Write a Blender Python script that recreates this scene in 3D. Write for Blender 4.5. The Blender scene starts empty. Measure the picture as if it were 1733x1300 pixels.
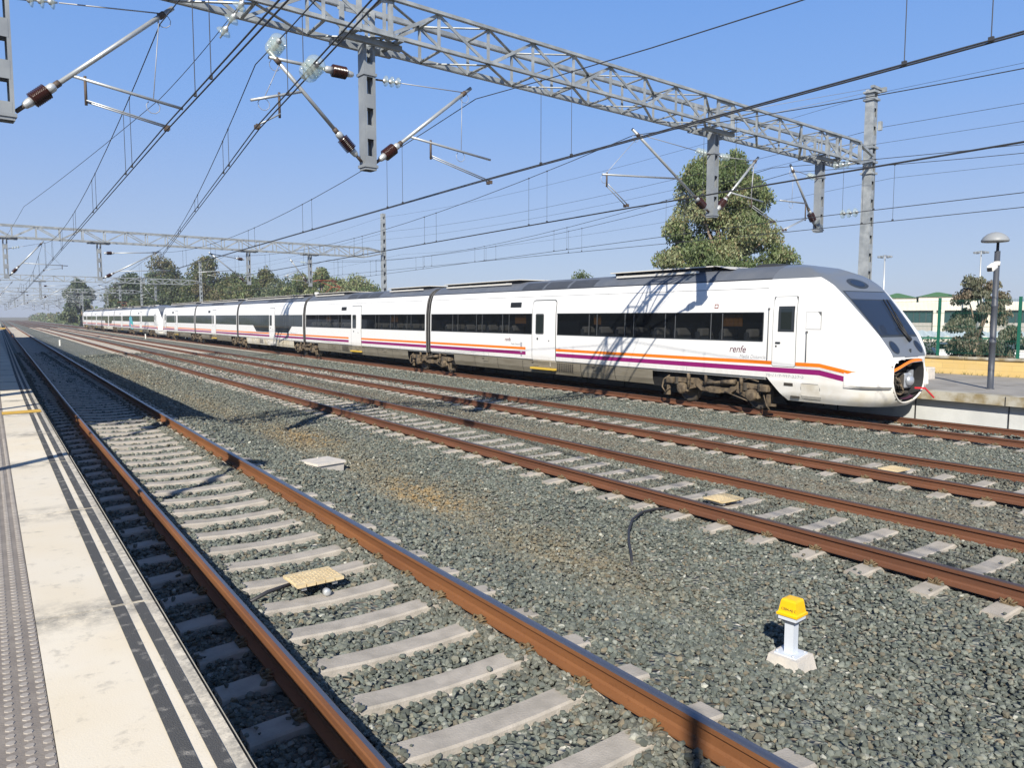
import bpy, bmesh, math, random
import numpy as np
from mathutils import Vector, Matrix
R = math.radians
S = bpy.context.scene
COL = S.collection
random.seed(5)
RNG = np.random.default_rng(11)

# ------------------------------------------------------------------ camera, sky, sun, exposure
cam = bpy.data.cameras.new('camera'); co = bpy.data.objects.new('camera', cam); COL.objects.link(co)
co.location = (0, 0, 2.327); co.rotation_euler = (R(90 - 5.004), 0, R(-34.268))
cam.sensor_width = 36; cam.sensor_fit = 'HORIZONTAL'; cam.lens = 27.05; cam.clip_start = .05; cam.clip_end = 6000
S.camera = co
SUN_EL, SUN_AZ = 33.6, 224.3            # azimuth measured from +Y towards +X
W = bpy.data.worlds.new('World'); S.world = W; W.use_nodes = True
nt = W.node_tree; sky = nt.nodes.new('ShaderNodeTexSky'); sky.sky_type = 'NISHITA'; sky.sun_disc = False
sky.sun_elevation = R(SUN_EL); sky.sun_rotation = R(SUN_AZ); sky.air_density = 1.0; sky.dust_density = .35; sky.ozone_density = 4.0
bg = nt.nodes['Background']; bg.inputs['Strength'].default_value = .086
# clear spring air: the Nishita sky, its horizon eased from yellowish to the pale lilac blue of the day
_tc = nt.nodes.new('ShaderNodeTexCoord'); _sx = nt.nodes.new('ShaderNodeSeparateXYZ'); nt.links.new(_tc.outputs['Generated'], _sx.inputs[0])
_rp = nt.nodes.new('ShaderNodeValToRGB'); nt.links.new(_sx.outputs[2], _rp.inputs[0]); _cr = _rp.color_ramp
_cr.elements[0].position = 0.0; _cr.elements[0].color = (.47, .55, .73, 1); _cr.elements[1].position = 1.0; _cr.elements[1].color = (.05, .10, .24, 1)
for _p, _c in ((.10, (.40, .51, .77)), (.25, (.245, .44, .87)), (.45, (.14, .35, .86)), (.58, (.09, .24, .60)), (.75, (.06, .12, .28))): _el = _cr.elements.new(_p); _el.color = (*_c, 1)
_ml = nt.nodes.new('ShaderNodeMix'); _ml.data_type = 'RGBA'; _ml.blend_type = 'MULTIPLY'; _ml.inputs[0].default_value = 1; nt.links.new(_rp.outputs[0], _ml.inputs[6]); _ml.inputs[7].default_value = (8.6, 8.6, 8.6, 1)
_mx = nt.nodes.new('ShaderNodeMix'); _mx.data_type = 'RGBA'; _mx.inputs[0].default_value = .8
nt.links.new(sky.outputs[0], _mx.inputs[6]); nt.links.new(_ml.outputs[2], _mx.inputs[7]); nt.links.new(_mx.outputs[2], bg.inputs[0])
sl = bpy.data.lights.new('sun', 'SUN'); sl.energy = 5.2; sl.angle = R(.5); sl.color = (1, .935, .815)
so = bpy.data.objects.new('sun', sl); COL.objects.link(so)
_a, _e = R(SUN_AZ - 180), R(SUN_EL)
SUNDIR = Vector((math.sin(_a) * math.cos(_e), math.cos(_a) * math.cos(_e), -math.sin(_e)))
so.rotation_euler = SUNDIR.to_track_quat('-Z', 'Y').to_euler()
S.view_settings.view_transform = 'Standard'; S.view_settings.look = 'None'; S.view_settings.gamma = 1
S.view_settings.exposure = .46
S.cycles.max_bounces = 6; S.cycles.transparent_max_bounces = 12

# ------------------------------------------------------------------ helpers
def tag(o, label=None, cat=None, group=None, kind=None):
    if label: o['label'] = label
    if cat: o['category'] = cat
    if group: o['group'] = group
    if kind: o['kind'] = kind
    return o
def empty(name, loc, label, cat, group=None):
    o = bpy.data.objects.new(name, None); COL.objects.link(o); o.location = loc; o.empty_display_size = .2
    return tag(o, label, cat, group)
def wloc(o):
    v = Vector((0, 0, 0))
    while o is not None: v += o.location; o = o.parent
    return v
def copy_tree(o, parent=None):
    c = o.copy(); COL.objects.link(c)
    if parent is not None: c.parent = parent
    for ch in o.children: copy_tree(ch, c)
    return c

class MB:
    """collects polygons in world coordinates and links them as ONE object"""
    def __init__(s): s.v = []; s.f = []; s.m = []; s.sm = []
    def add(s, vs, fs, mi=0, smooth=False):
        b = len(s.v); s.v.extend([tuple(p) for p in vs])
        for f in fs: s.f.append(tuple(b + i for i in f)); s.m.append(mi); s.sm.append(smooth)
        return s
    def box(s, c, d, mi=0, rz=0, M=None):
        x, y, z = d[0] / 2, d[1] / 2, d[2] / 2
        vs = [Vector((i * x, j * y, k * z)) for k in (-1, 1) for j in (-1, 1) for i in (-1, 1)]
        if rz: m = Matrix.Rotation(rz, 3, 'Z'); vs = [m @ q for q in vs]
        if M is not None: vs = [M @ q for q in vs]
        vs = [q + Vector(c) for q in vs]
        return s.add(vs, [(0, 2, 3, 1), (4, 5, 7, 6), (0, 1, 5, 4), (2, 6, 7, 3), (0, 4, 6, 2), (1, 3, 7, 5)], mi)
    def bm(s, bmesh_, mi=0, smooth=False, off=(0, 0, 0), M=None):
        bmesh_.verts.index_update(); o = Vector(off)
        vs = [((M @ q.co) if M is not None else q.co) + o for q in bmesh_.verts]
        fs = [[q.index for q in f.verts] for f in bmesh_.faces]; bmesh_.free()
        return s.add(vs, fs, mi, smooth)
    def rbox(s, c, d, r=.02, seg=2, mi=0, M=None, smooth=False):
        b = bmesh.new(); bmesh.ops.create_cube(b, size=1)
        for q in b.verts: q.co = Vector((q.co.x * d[0], q.co.y * d[1], q.co.z * d[2]))
        bmesh.ops.bevel(b, geom=b.edges[:] , offset=r, segments=seg, profile=.5, affect='EDGES')
        return s.bm(b, mi, smooth, c, M)
    def beam(s, p, q, w, h, mi=0, up=(0, 0, 1)):
        p, q = Vector(p), Vector(q); d = q - p; L = d.length
        if L < 1e-6: return s
        d /= L; u = Vector(up); x = d.cross(u)
        if x.length < 1e-3: x = d.cross(Vector((0, 1, 0)))
        x.normalize(); z = x.cross(d)
        vs = [b + x * (i * w / 2) + z * (k * h / 2) for b in (p, q) for k in (-1, 1) for i in (-1, 1)]
        return s.add(vs, [(0, 1, 3, 2), (4, 6, 7, 5), (0, 4, 5, 1), (2, 3, 7, 6), (0, 2, 6, 4), (1, 5, 7, 3)], mi)
    def angle(s, p, q, w, t, mi=0, up=(0, 0, 1), flip=1):
        """L section: two thin plates"""
        p, q = Vector(p), Vector(q); d = (q - p).normalized(); x = d.cross(Vector(up)).normalized() * flip; z = x.cross(d) * flip
        s.beam(p + x * w / 2, q + x * w / 2, w, t, mi, up); s.beam(p + z * (w / 2 + t / 2), q + z * (w / 2 + t / 2), t, w, mi, up)
        return s
    def tube(s, pts, r, n=8, mi=0, cap=True, smooth=True):
        pts = [Vector(p) for p in pts]; k = len(pts); rr = r if isinstance(r, (list, tuple)) else [r] * k
        vs = []; ref = None
        for i, p in enumerate(pts):
            t = (pts[min(i + 1, k - 1)] - pts[max(i - 1, 0)]).normalized()
            if ref is None: ref = Vector((0, 0, 1)) if abs(t.z) < .9 else Vector((1, 0, 0))
            x = t.cross(ref).normalized(); y = x.cross(t); ref = y
            vs += [p + (x * math.cos(a) + y * math.sin(a)) * rr[i] for a in (2 * math.pi * j / n for j in range(n))]
        fs = [(i * n + j, i * n + (j + 1) % n, (i + 1) * n + (j + 1) % n, (i + 1) * n + j) for i in range(k - 1) for j in range(n)]
        if cap: fs += [tuple(range(n - 1, -1, -1)), tuple((k - 1) * n + j for j in range(n))]
        return s.add(vs, fs, mi, smooth)
    def lathe(s, prof, p, q, n=14, mi=0, smooth=True):
        """prof: (distance along p->q, radius)"""
        p, q = Vector(p), Vector(q); d = (q - p).normalized()
        return s.tube_raw([p + d * a for a, _ in prof], [b for _, b in prof], d, n, mi, smooth)
    def tube_raw(s, pts, rr, d, n, mi, smooth):
        ref = Vector((0, 0, 1)) if abs(d.z) < .9 else Vector((1, 0, 0)); x = d.cross(ref).normalized(); y = x.cross(d)
        vs = [p + (x * math.cos(2 * math.pi * j / n) + y * math.sin(2 * math.pi * j / n)) * r for p, r in zip(pts, rr) for j in range(n)]
        k = len(pts)
        fs = [(i * n + j, i * n + (j + 1) % n, (i + 1) * n + (j + 1) % n, (i + 1) * n + j) for i in range(k - 1) for j in range(n)]
        fs += [tuple(range(n - 1, -1, -1)), tuple((k - 1) * n + j for j in range(n))]
        return s.add(vs, fs, mi, smooth)
    def prism(s, poly, axis, a, b, mi=0):
        """poly: 2D points (in the two other axes), swept along axis from a to b"""
        def P(u, w, t): return {'x': (t, u, w), 'y': (u, t, w), 'z': (u, w, t)}[axis]
        n = len(poly); vs = [P(u, w, a) for u, w in poly] + [P(u, w, b) for u, w in poly]
        fs = [tuple(range(n)), tuple(range(2 * n - 1, n - 1, -1))] + [(i, n + i, n + (i + 1) % n, (i + 1) % n) for i in range(n)]
        return s.add(vs, fs, mi)
    def build(s, name, mats, parent=None, recalc=True, **kw):
        if not isinstance(mats, (list, tuple)): mats = [mats]
        off = wloc(parent) if parent is not None else Vector((0, 0, 0))
        me = bpy.data.meshes.new(name); me.from_pydata([(a[0] - off.x, a[1] - off.y, a[2] - off.z) for a in s.v], [], s.f)
        for m in mats: me.materials.append(m)
        me.polygons.foreach_set('material_index', s.m); me.polygons.foreach_set('use_smooth', s.sm)
        if recalc:
            b = bmesh.new(); b.from_mesh(me); bmesh.ops.recalc_face_normals(b, faces=b.faces[:]); b.to_mesh(me); b.free()
        me.update(); o = bpy.data.objects.new(name, me); COL.objects.link(o)
        if parent is not None: o.parent = parent
        if any(s.sm) and not all(s.sm): pass
        return tag(o, **kw)
def npmesh(name, v, f, mats, parent=None, colors=None, smooth=False, **kw):
    """v (n,3), f (m,k) arrays; colors (m,3) per face"""
    off = np.array(wloc(parent)) if parent is not None else np.zeros(3)
    n, (m, k) = len(v), f.shape
    me = bpy.data.meshes.new(name); me.vertices.add(n); me.vertices.foreach_set('co', (v - off).astype(np.float32).ravel())
    me.loops.add(m * k); me.loops.foreach_set('vertex_index', f.astype(np.int32).ravel())
    me.polygons.add(m); me.polygons.foreach_set('loop_start', np.arange(0, m * k, k, dtype=np.int32))
    me.polygons.foreach_set('use_smooth', np.full(m, smooth))
    if colors is not None:
        a = me.attributes.new('tint', 'FLOAT_COLOR', 'FACE'); a.data.foreach_set('color', np.c_[colors, np.ones(m)].astype(np.float32).ravel())
    me.materials.append(mats); me.update(calc_edges=True); me.validate()
    o = bpy.data.objects.new(name, me); COL.objects.link(o)
    if parent is not None: o.parent = parent
    return tag(o, **kw)

# ------------------------------------------------------------------ materials
class NT:
    def __init__(s, name):
        s.m = bpy.data.materials.new(name); s.m.use_nodes = True; s.t = s.m.node_tree; s.b = s.t.nodes['Principled BSDF']; s.out = s.t.nodes['Material Output']
    def n(s, typ, **kw):
        x = s.t.nodes.new('ShaderNode' + typ)
        for k, v in kw.items(): setattr(x, k, v)
        return x
    def l(s, a, b): s.t.links.new(a, b)
    def val(s, x, sock):
        if hasattr(x, 'is_linked') or hasattr(x, 'links'): s.l(x, sock)
        else: sock.default_value = x
    def math(s, op, a, b=0.0, clamp=False):
        x = s.n('Math', operation=op); x.use_clamp = clamp; s.val(a, x.inputs[0]); s.val(b, x.inputs[1]); return x.outputs[0]
    def mix(s, f, a, b, blend='MIX'):
        x = s.n('Mix', data_type='RGBA', blend_type=blend); s.val(f, x.inputs[0])
        for q, i in ((a, 6), (b, 7)):
            if isinstance(q, (tuple, list)): x.inputs[i].default_value = (*q[:3], 1)
            else: s.l(q, x.inputs[i])
        return x.outputs[2]
    def coord(s, kind='pos'):
        if kind == 'pos': return s.n('NewGeometry').outputs['Position']
        return s.n('TexCoord').outputs['Object']
    def noise(s, scale, detail=4, vec=None, rough=.55, stretch=None):
        x = s.n('TexNoise'); x.inputs['Scale'].default_value = scale; x.inputs['Detail'].default_value = detail; x.inputs['Roughness'].default_value = rough
        v = vec or s.coord()
        if stretch:
            mp = s.n('Mapping'); mp.inputs['Scale'].default_value = stretch; s.l(v, mp.inputs[0]); v = mp.outputs[0]
        s.l(v, x.inputs['Vector']); return x.outputs['Fac']
    def ramp(s, f, a, b):
        x = s.n('MapRange'); x.inputs[1].default_value = a; x.inputs[2].default_value = b; s.l(f, x.inputs[0]); return x.outputs[0]
    def bump(s, h, strength=.3, dist=.02):
        x = s.n('Bump'); x.inputs['Strength'].default_value = strength; x.inputs['Distance'].default_value = dist; s.l(h, x.inputs['Height']); s.l(x.outputs[0], s.b.inputs['Normal'])
def mat(name, col, rough=.6, metal=0.0, col2=None, nscale=3.0, lo=.4, hi=.65, bump=0.0, bscale=40.0, coord='pos', stretch=None, spec=.5, rvar=0.0):
    t = NT(name); b = t.b
    b.inputs['Roughness'].default_value = rough; b.inputs['Metallic'].default_value = metal; b.inputs['Base Color'].default_value = (*col, 1)
    b.inputs['Specular IOR Level'].default_value = spec
    if col2 is not None:
        f = t.ramp(t.noise(nscale, 6, t.coord(coord), stretch=stretch), lo, hi)
        t.l(t.mix(f, col, col2), b.inputs['Base Color'])
        if rvar: t.l(t.math('ADD', t.math('MULTIPLY', f, rvar), rough), b.inputs['Roughness'])
    if bump: t.bump(t.noise(bscale, 4, t.coord(coord)), bump)
    return t.m

M = {}
M['galv'] = mat('galvanised_steel', (.27, .29, .30), .5, .35, (.42, .44, .44), 3.5)
M['galv_dark'] = mat('weathered_steel', (.24, .26, .28), .55, .3, (.31, .33, .34), 2.5)
M['tube'] = mat('aluminium_tube', (.46, .48, .49), .42, .45, (.38, .40, .41), 4)
M['porcelain'] = mat('brown_porcelain', (.035, .012, .010), .25)
M['cap'] = mat('insulator_cap', (.5, .52, .53), .4, .4)
M['wire'] = mat('copper_wire_dull', (.055, .058, .066), .6, .3)
M['wire_light'] = mat('steel_stay_wire', (.35, .36, .38), .5, .3)
M['fitting'] = mat('rusty_fitting', (.10, .075, .06), .7, .3)
def glassmat(name, tint, mixf, rough=.03, dark=(.01, .012, .014)):
    t = NT(name); t.b.inputs['Base Color'].default_value = (*dark, 1); t.b.inputs['Roughness'].default_value = rough
    tr = t.n('BsdfTransparent'); tr.inputs[0].default_value = (*tint, 1); mx = t.n('MixShader'); mx.inputs[0].default_value = mixf
    t.l(t.b.outputs[0], mx.inputs[1]); t.l(tr.outputs[0], mx.inputs[2]); t.l(mx.outputs[0], t.out.inputs[0]); return t.m
M['glass_disc'] = glassmat('toughened_glass_disc', (.90, .94, .93), .74, .08, (.50, .55, .53))
M['pane'] = glassmat('tinted_train_glass', (.5, .5, .5), .42, .03)
M['pane_far'] = mat('dark_train_glass', (.02, .026, .026), .06)
M['screen'] = glassmat('windscreen_glass', (.66, .72, .82), .60, .04, (.04, .06, .11))
M['visor'] = mat('tinted_screen_top', (.07, .085, .12), .15)

def rail_mat(name, side, side2, top, top_rough, top_metal):
    t = NT(name); pos = t.coord(); nz = t.n('SeparateXYZ'); t.l(t.n('NewGeometry').outputs['Normal'], nz.inputs[0])
    f = t.ramp(t.noise(2.2, 6, pos, stretch=(1, .35, 3)), .35, .7); c = t.mix(f, side, side2)
    f2 = t.ramp(t.noise(40, 3, pos), .55, .75); c = t.mix(t.math('MULTIPLY', f2, .5), c, (side[0] * .55, side[1] * .5, side[2] * .5))
    at = t.n('Attribute', attribute_name='top'); tp = t.ramp(at.outputs['Fac'], .4, .6)
    t.l(t.mix(tp, c, top), t.b.inputs['Base Color'])
    t.l(t.math('ADD', t.math('MULTIPLY', tp, top_rough - .75), .75), t.b.inputs['Roughness'])
    t.l(t.math('MULTIPLY', tp, top_metal), t.b.inputs['Metallic']); t.bump(t.noise(90, 3, pos), .15, .004); return t.m
M['rail_used'] = rail_mat('rusty_rail_polished_head', (.215, .088, .030), (.145, .056, .020), (.20, .20, .225), .36, .8)
M['rail_rusty'] = rail_mat('rusty_rail_dull_head', (.155, .062, .030), (.105, .042, .022), (.10, .065, .055), .45, .4)
M['sleeper'] = mat('sleeper_concrete', (.40, .365, .32), .85, 0, (.30, .275, .24), 5, bump=.25, bscale=70)
M['clip'] = mat('rail_clip_dusty_steel', (.18, .135, .075), .75, .1, (.11, .078, .042), 20)

def gravel_mat(name, stones):
    t = NT(name); pos = t.coord()
    if stones:
        base = t.n('Attribute', attribute_name='tint').outputs['Color']
    else:
        v = t.n('TexVoronoi'); v.inputs['Scale'].default_value = 20; t.l(pos, v.inputs['Vector'])
        hue = t.n('SeparateColor'); t.l(v.outputs['Color'], hue.inputs[0])
        rp = t.n('ValToRGB'); cr = rp.color_ramp; cr.interpolation = 'CONSTANT'
        cols = [(0, (.10, .115, .103)), (.18, (.15, .167, .148)), (.38, (.20, .213, .19)), (.58, (.12, .142, .128)), (.72, (.24, .235, .205)), (.84, (.175, .15, .12)), (.93, (.26, .22, .16)), (.97, (.45, .44, .40))]
        cr.elements[0].position = 0; cr.elements[0].color = (*cols[0][1], 1); cr.elements[1].position = cols[1][0]; cr.elements[1].color = (*cols[1][1], 1)
        for p_, c_ in cols[2:]: e = cr.elements.new(p_); e.color = (*c_, 1)
        t.l(hue.outputs[0], rp.inputs[0]); base = rp.outputs[0]
        t.bump(v.outputs['Distance'], 1.0, .05)
    sx = t.n('SeparateXYZ'); t.l(pos, sx.inputs[0]); X, Y = sx.outputs[0], sx.outputs[1]
    # ochre rust dust settled along the drain between the first two tracks
    def blob(x0, y0, sx_, sy_, a):
        dx = t.math('DIVIDE', t.math('SUBTRACT', X, x0), sx_); dy = t.math('DIVIDE', t.math('SUBTRACT', Y, y0), sy_)
        r2 = t.math('ADD', t.math('MULTIPLY', dx, dx), t.math('MULTIPLY', dy, dy)); return t.math('MULTIPLY', t.math('POWER', 2.718, t.math('MULTIPLY', r2, -1.0)), a)
    och = blob(5.6, 10.8, .55, 1.5, .95)
    for args in ((5.95, 17.6, .6, 2.2, .85), (5.5, 7.2, .6, 1.6, .38), (5.7, 26, .6, 6, .35), (5.7, 40, .9, 9, .3), (5.75, 13.6, .5, 1.4, .35)): och = t.math('MAXIMUM', och, blob(*args))
    och = t.math('MULTIPLY', och, t.ramp(t.noise(9, 5, pos), .33, .62), True)
    c = t.mix(t.math('MULTIPLY', och, .8), base, (.34, .22, .085))
    # brown brake and rail dust near the rails and between tracks two and three
    def band(x0, w, a):
        d = t.math('ABSOLUTE', t.math('DIVIDE', t.math('SUBTRACT', X, x0), w)); return t.math('MULTIPLY', t.math('SUBTRACT', 1.0, d, True), a)
    du = band(11.3, 1.6, .95)
    for a in ((13.7, 1.5, .75), (8.8, 1.3, .35), (3.33, .45, .55), (1.6, .4, .5), (7.9, .4, .5), (9.7, .5, .6), (12.8, .5, .7), (14.6, .5, .6), (19.6, .5, .8)): du = t.math('MAXIMUM', du, band(*a))
    du = t.math('MULTIPLY', du, t.ramp(t.noise(5, 4, pos), .3, .62))
    c = t.mix(t.math('MULTIPLY', du, .62), c, (.15, .11, .075))
    if not stones: c = t.mix(.35, c, t.mix(1.0, c, c, 'MULTIPLY')) if False else c
    t.l(c, t.b.inputs['Base Color']); t.b.inputs['Roughness'].default_value = .85; t.b.inputs['Specular IOR Level'].default_value = .3
    return t.m
M['gravel'] = gravel_mat('ballast_bed', False)
M['stones'] = gravel_mat('ballast_stone', True)
def platform_mat(name):
    t = NT(name); pos = t.coord(); sx = t.n('SeparateXYZ'); t.l(pos, sx.inputs[0])
    f = t.ramp(t.noise(1.6, 6, pos), .35, .7); c = t.mix(f, (.73, .645, .50), (.76, .70, .59)); oi = t.n('ObjectInfo'); c = t.mix(t.math('MULTIPLY', oi.outputs['Random'], .35), c, (.52, .48, .41)); sp = t.ramp(t.noise(55, 3, pos, .6), .64, .74); c = t.mix(t.math('MULTIPLY', sp, .35), c, (.34, .31, .26))
    d = t.ramp(t.noise(7, 8, pos, .7), .56, .76)
    jy = t.math('ABSOLUTE', t.math('SUBTRACT', t.math('FRACT', t.math('DIVIDE', t.math('ADD', sx.outputs[1], 3.05), 2.56)), .5))
    near = t.ramp(jy, .36, .5)
    d2 = t.math('MULTIPLY', near, t.ramp(t.noise(5, 8, pos, .75), .42, .62))
    edge = t.math('MULTIPLY', t.ramp(sx.outputs[0], .60, .70), t.ramp(t.noise(14, 8, pos, .8), .36, .58))
    m = t.math('MAXIMUM', t.math('MAXIMUM', t.math('MULTIPLY', d, .7), t.math('MULTIPLY', d2, 1.0)), t.math('MULTIPLY', edge, .85))
    t.l(t.mix(m, c, (.20, .19, .17)), t.b.inputs['Base Color']); t.b.inputs['Roughness'].default_value = .75; t.bump(t.noise(120, 4, pos), .12, .01); return t.m
M['slab'] = platform_mat('painted_edge_slab')
M['stripe_dark'] = mat('grip_strip', (.075, .075, .075), .85, 0, (.28, .265, .24), 14, .55, .70, bump=.5, bscale=160)
M['tactile'] = mat('tactile_paving', (.20, .175, .155), .8, 0, (.27, .24, .21), 4, bump=.2, bscale=90)
M['dome'] = mat('tactile_dome', (.30, .27, .24), .75, 0, (.36, .33, .30), 12)
M['conc'] = mat('platform_concrete', (.42, .41, .385), .85, 0, (.34, .33, .30), 2.2, bump=.2, bscale=60)
M['conc_wall'] = mat('platform_wall_concrete', (.60, .61, .60), .85, 0, (.52, .53, .52), 1.3, bump=.1, bscale=30)
M['conc_edge'] = mat('stained_platform_edge', (.42, .40, .34), .85, 0, (.24, .19, .10), 2.4, .42, .62, bump=.2)
M['paving'] = mat('worn_platform_paving', (.30, .285, .265), .85, 0, (.23, .215, .195), 1.2, bump=.15, bscale=60)
M['yellow_paint'] = mat('worn_yellow_paint', (.62, .38, .06), .8, 0, (.30, .22, .10), 18, .55, .7)
M['brown_fascia'] = mat('brown_canopy_sheet', (.055, .028, .02), .5)
M['roof_sheet'] = mat('canopy_roof_sheet', (.25, .22, .2), .7)
M['ground'] = mat('dry_earth_ground', (.20, .17, .11), .95, 0, (.11, .12, .06), .05, bump=.1)
M['asphalt'] = mat('car_park_asphalt', (.12, .12, .12), .9, 0, (.16, .155, .15), .6)
M['cream'] = mat('aged_cable_cover', (.62, .50, .30), .6, 0, (.54, .42, .24), 8)
M['pit'] = mat('pit_concrete', (.58, .53, .47), .85, 0, (.47, .45, .42), 6, bump=.2)
M['box_yellow'] = mat('yellow_plastic_cap', (.85, .50, .006), .42, 0, (.78, .44, .01), 9)
M['box_grey'] = mat('light_grey_plastic', (.56, .60, .66), .45)
M['rubber'] = mat('black_hose', (.03, .03, .035), .55)
M['black'] = mat('near_black', (.012, .012, .013), .6)
M['ink'] = mat('black_lettering', (.03, .03, .03), .6)
M['ink_grey'] = mat('grey_lettering', (.36, .37, .40), .6)
M['ink_maroon'] = mat('maroon_lettering', (.10, .015, .05), .5)
M['orange'] = mat('orange_stripe_paint', (.82, .20, .012), .35)
M['purple'] = mat('purple_stripe_paint', (.25, .012, .135), .35)
M['roof_grey'] = mat('train_roof_grey', (.10, .112, .135), .5, 0, (.125, .135, .155), 1.5)
M['roof_dark'] = mat('roof_louvre_dark', (.035, .038, .045), .6)
M['fairing'] = mat('pale_roof_fairing', (.62, .60, .55), .5)
M['skirt'] = mat('dusty_skirt', (.205, .185, .145), .7, 0, (.145, .125, .09), 1.4, coord='obj', stretch=(1, .4, 3))
M['skirt_pale'] = mat('cream_skirt', (.55, .48, .35), .6, 0, (.62, .60, .55), .8)
M['bogie'] = mat('dusty_bogie', (.165, .125, .08), .85, 0, (.07, .052, .035), 6, bump=.3)
M['bogie_dark'] = mat('shadowy_bogie', (.045, .038, .03), .8)
M['wheel'] = mat('wheel_steel', (.10, .085, .07), .5, .5)
M['gang'] = mat('gangway_bellows', (.13, .125, .115), .7, 0, (.10, .095, .09), 4)
M['gasket'] = mat('door_gasket', (.06, .065, .07), .6)
M['step'] = mat('yellow_step', (.60, .40, .05), .6)
M['seat'] = mat('seat_fabric', (.16, .19, .24), .8)
M['headrest'] = mat('headrest_cover', (.62, .62, .60), .8)
M['blind'] = mat('orange_curtain', (.55, .26, .06), .8)
M['interior'] = mat('train_interior', (.08, .08, .085), .7)
M['red'] = mat('red_paint', (.20, .045, .03), .6)
M['red_strap'] = mat('red_strap', (.55, .02, .03), .5)
M['coupler'] = mat('coupler_steel', (.42, .45, .50), .35, .5)
M['frame_dark'] = mat('window_frame', (.03, .035, .04), .45)
M['div'] = mat('window_divider', (.10, .105, .11), .5)
M['lamp_pole'] = mat('dark_grey_paint', (.055, .062, .078), .5)
M['lamp_head'] = mat('lamp_dome_grey', (.26, .275, .29), .45)
M['cam_white'] = mat('white_camera_casing', (.75, .74, .71), .45)
M['green'] = mat('green_fence_paint', (.012, .115, .075), .45)
M['cream_wall'] = mat('cream_render', (.66, .62, .54), .8, 0, (.60, .56, .48), .5)
M['grey_wall'] = mat('grey_panel', (.36, .34, .31), .8)
M['green_roof'] = mat('green_roof_tiles', (.06, .15, .055), .7)
M['teal_glass'] = mat('teal_window_glass', (.025, .06, .065), .12)
M['corr'] = mat('pale_corrugated_sheet', (.55, .62, .60), .5)
M['car_white'] = mat('white_car_paint', (.7, .7, .7), .3)
M['car_grey'] = mat('grey_car_paint', (.12, .13, .15), .3)
M['car_red'] = mat('red_car_paint', (.3, .04, .03), .3)
M['tyre'] = mat('tyre_rubber', (.02, .02, .02), .8)
M['graffiti'] = mat('teal_spray_paint', (.05, .42, .42), .6, 0, (.25, .12, .45), 1.6, .5, .62)
def train_white():
    t = NT('train_white_paint'); pos = t.coord('obj'); sx = t.n('SeparateXYZ'); t.l(pos, sx.inputs[0])
    low = t.ramp(sx.outputs[2], 1.35, .55)
    f = t.math('MULTIPLY', low, t.ramp(t.noise(3, 6, pos, stretch=(1, 1.5, .6)), .25, .75)); c = t.mix(f, (.79, .785, .775), (.56, .50, .40))
    s = t.math('MULTIPLY', t.ramp(t.noise(6, 5, pos, stretch=(1, 2.2, .12)), .55, .85), .26); c = t.mix(s, c, (.55, .52, .46))
    t.l(c, t.b.inputs['Base Color']); t.b.inputs['Roughness'].default_value = .3; return t.m
M['white'] = train_white(); M['skirt_white'] = mat('soiled_white_paint', (.70, .67, .60), .4, 0, (.58, .53, .44), 3)
def cab_paint():
    """white, the grey roof and mask, and both stripes that dip towards the nose; coordinates are the cab's own"""
    t = NT('cab_paint'); pos = t.coord('obj'); sx = t.n('SeparateXYZ'); t.l(pos, sx.inputs[0]); X, Y, Z = sx.outputs
    aX = t.math('ABSOLUTE', X)
    low = t.ramp(Z, 1.5, .4); f = t.math('MULTIPLY', low, t.ramp(t.noise(2.5, 6, pos), .3, .75)); c = t.mix(f, (.79, .785, .77), (.62, .56, .44))
    drop = t.math('MULTIPLY', t.math('MAXIMUM', t.math('SUBTRACT', -1.8, Y), 0.0), .17)
    zz = t.math('ADD', Z, drop)
    side = t.math('MULTIPLY', t.math('GREATER_THAN', Y, -3.12), t.math('GREATER_THAN', aX, .95))
    def band(a, b): return t.math('MULTIPLY', t.math('MULTIPLY', t.math('GREATER_THAN', zz, a), t.math('LESS_THAN', zz, b)), side)
    c = t.mix(band(1.22, 1.37), c, (.25, .012, .135)); c = t.mix(band(1.44, 1.55), c, (.82, .20, .012))
    # mask: inside the sloping front, narrowing downwards
    half = t.n('MapRange'); half.inputs[1].default_value = 1.75; half.inputs[2].default_value = 3.0; half.inputs[3].default_value = .80; half.inputs[4].default_value = 1.07; t.l(Z, half.inputs[0])
    half2 = t.math('ADD', half.outputs[0], t.math('MULTIPLY', t.math('MAXIMUM', t.math('SUBTRACT', Z, 3.0), 0.0), .13))
    front = t.math('LESS_THAN', Y, -.6)
    mk = t.math('MULTIPLY', t.math('MULTIPLY', t.math('LESS_THAN', aX, half2), t.math('GREATER_THAN', Z, 1.775)), front)
    mk = t.math('MAXIMUM', mk, t.math('GREATER_THAN', Z, 3.945))
    t.l(t.mix(mk, c, (.135, .15, .175)), t.b.inputs['Base Color']); t.b.inputs['Roughness'].default_value = .32; return t.m
M['cab'] = cab_paint()
def leaf_mat(name):
    t = NT(name); col = t.n('Attribute', attribute_name='tint').outputs['Color']; t.l(col, t.b.inputs['Base Color']); t.b.inputs['Roughness'].default_value = .55
    tr = t.n('BsdfTranslucent'); t.l(col, tr.inputs[0]); mx = t.n('MixShader'); mx.inputs[0].default_value = .38
    t.l(t.b.outputs[0], mx.inputs[1]); t.l(tr.outputs[0], mx.inputs[2]); t.l(mx.outputs[0], t.out.inputs[0]); return t.m
M['leaf'] = leaf_mat('eucalyptus_leaves')
M['bark'] = mat('pale_bark', (.30, .23, .17), .85, 0, (.20, .15, .11), 3)
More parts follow.
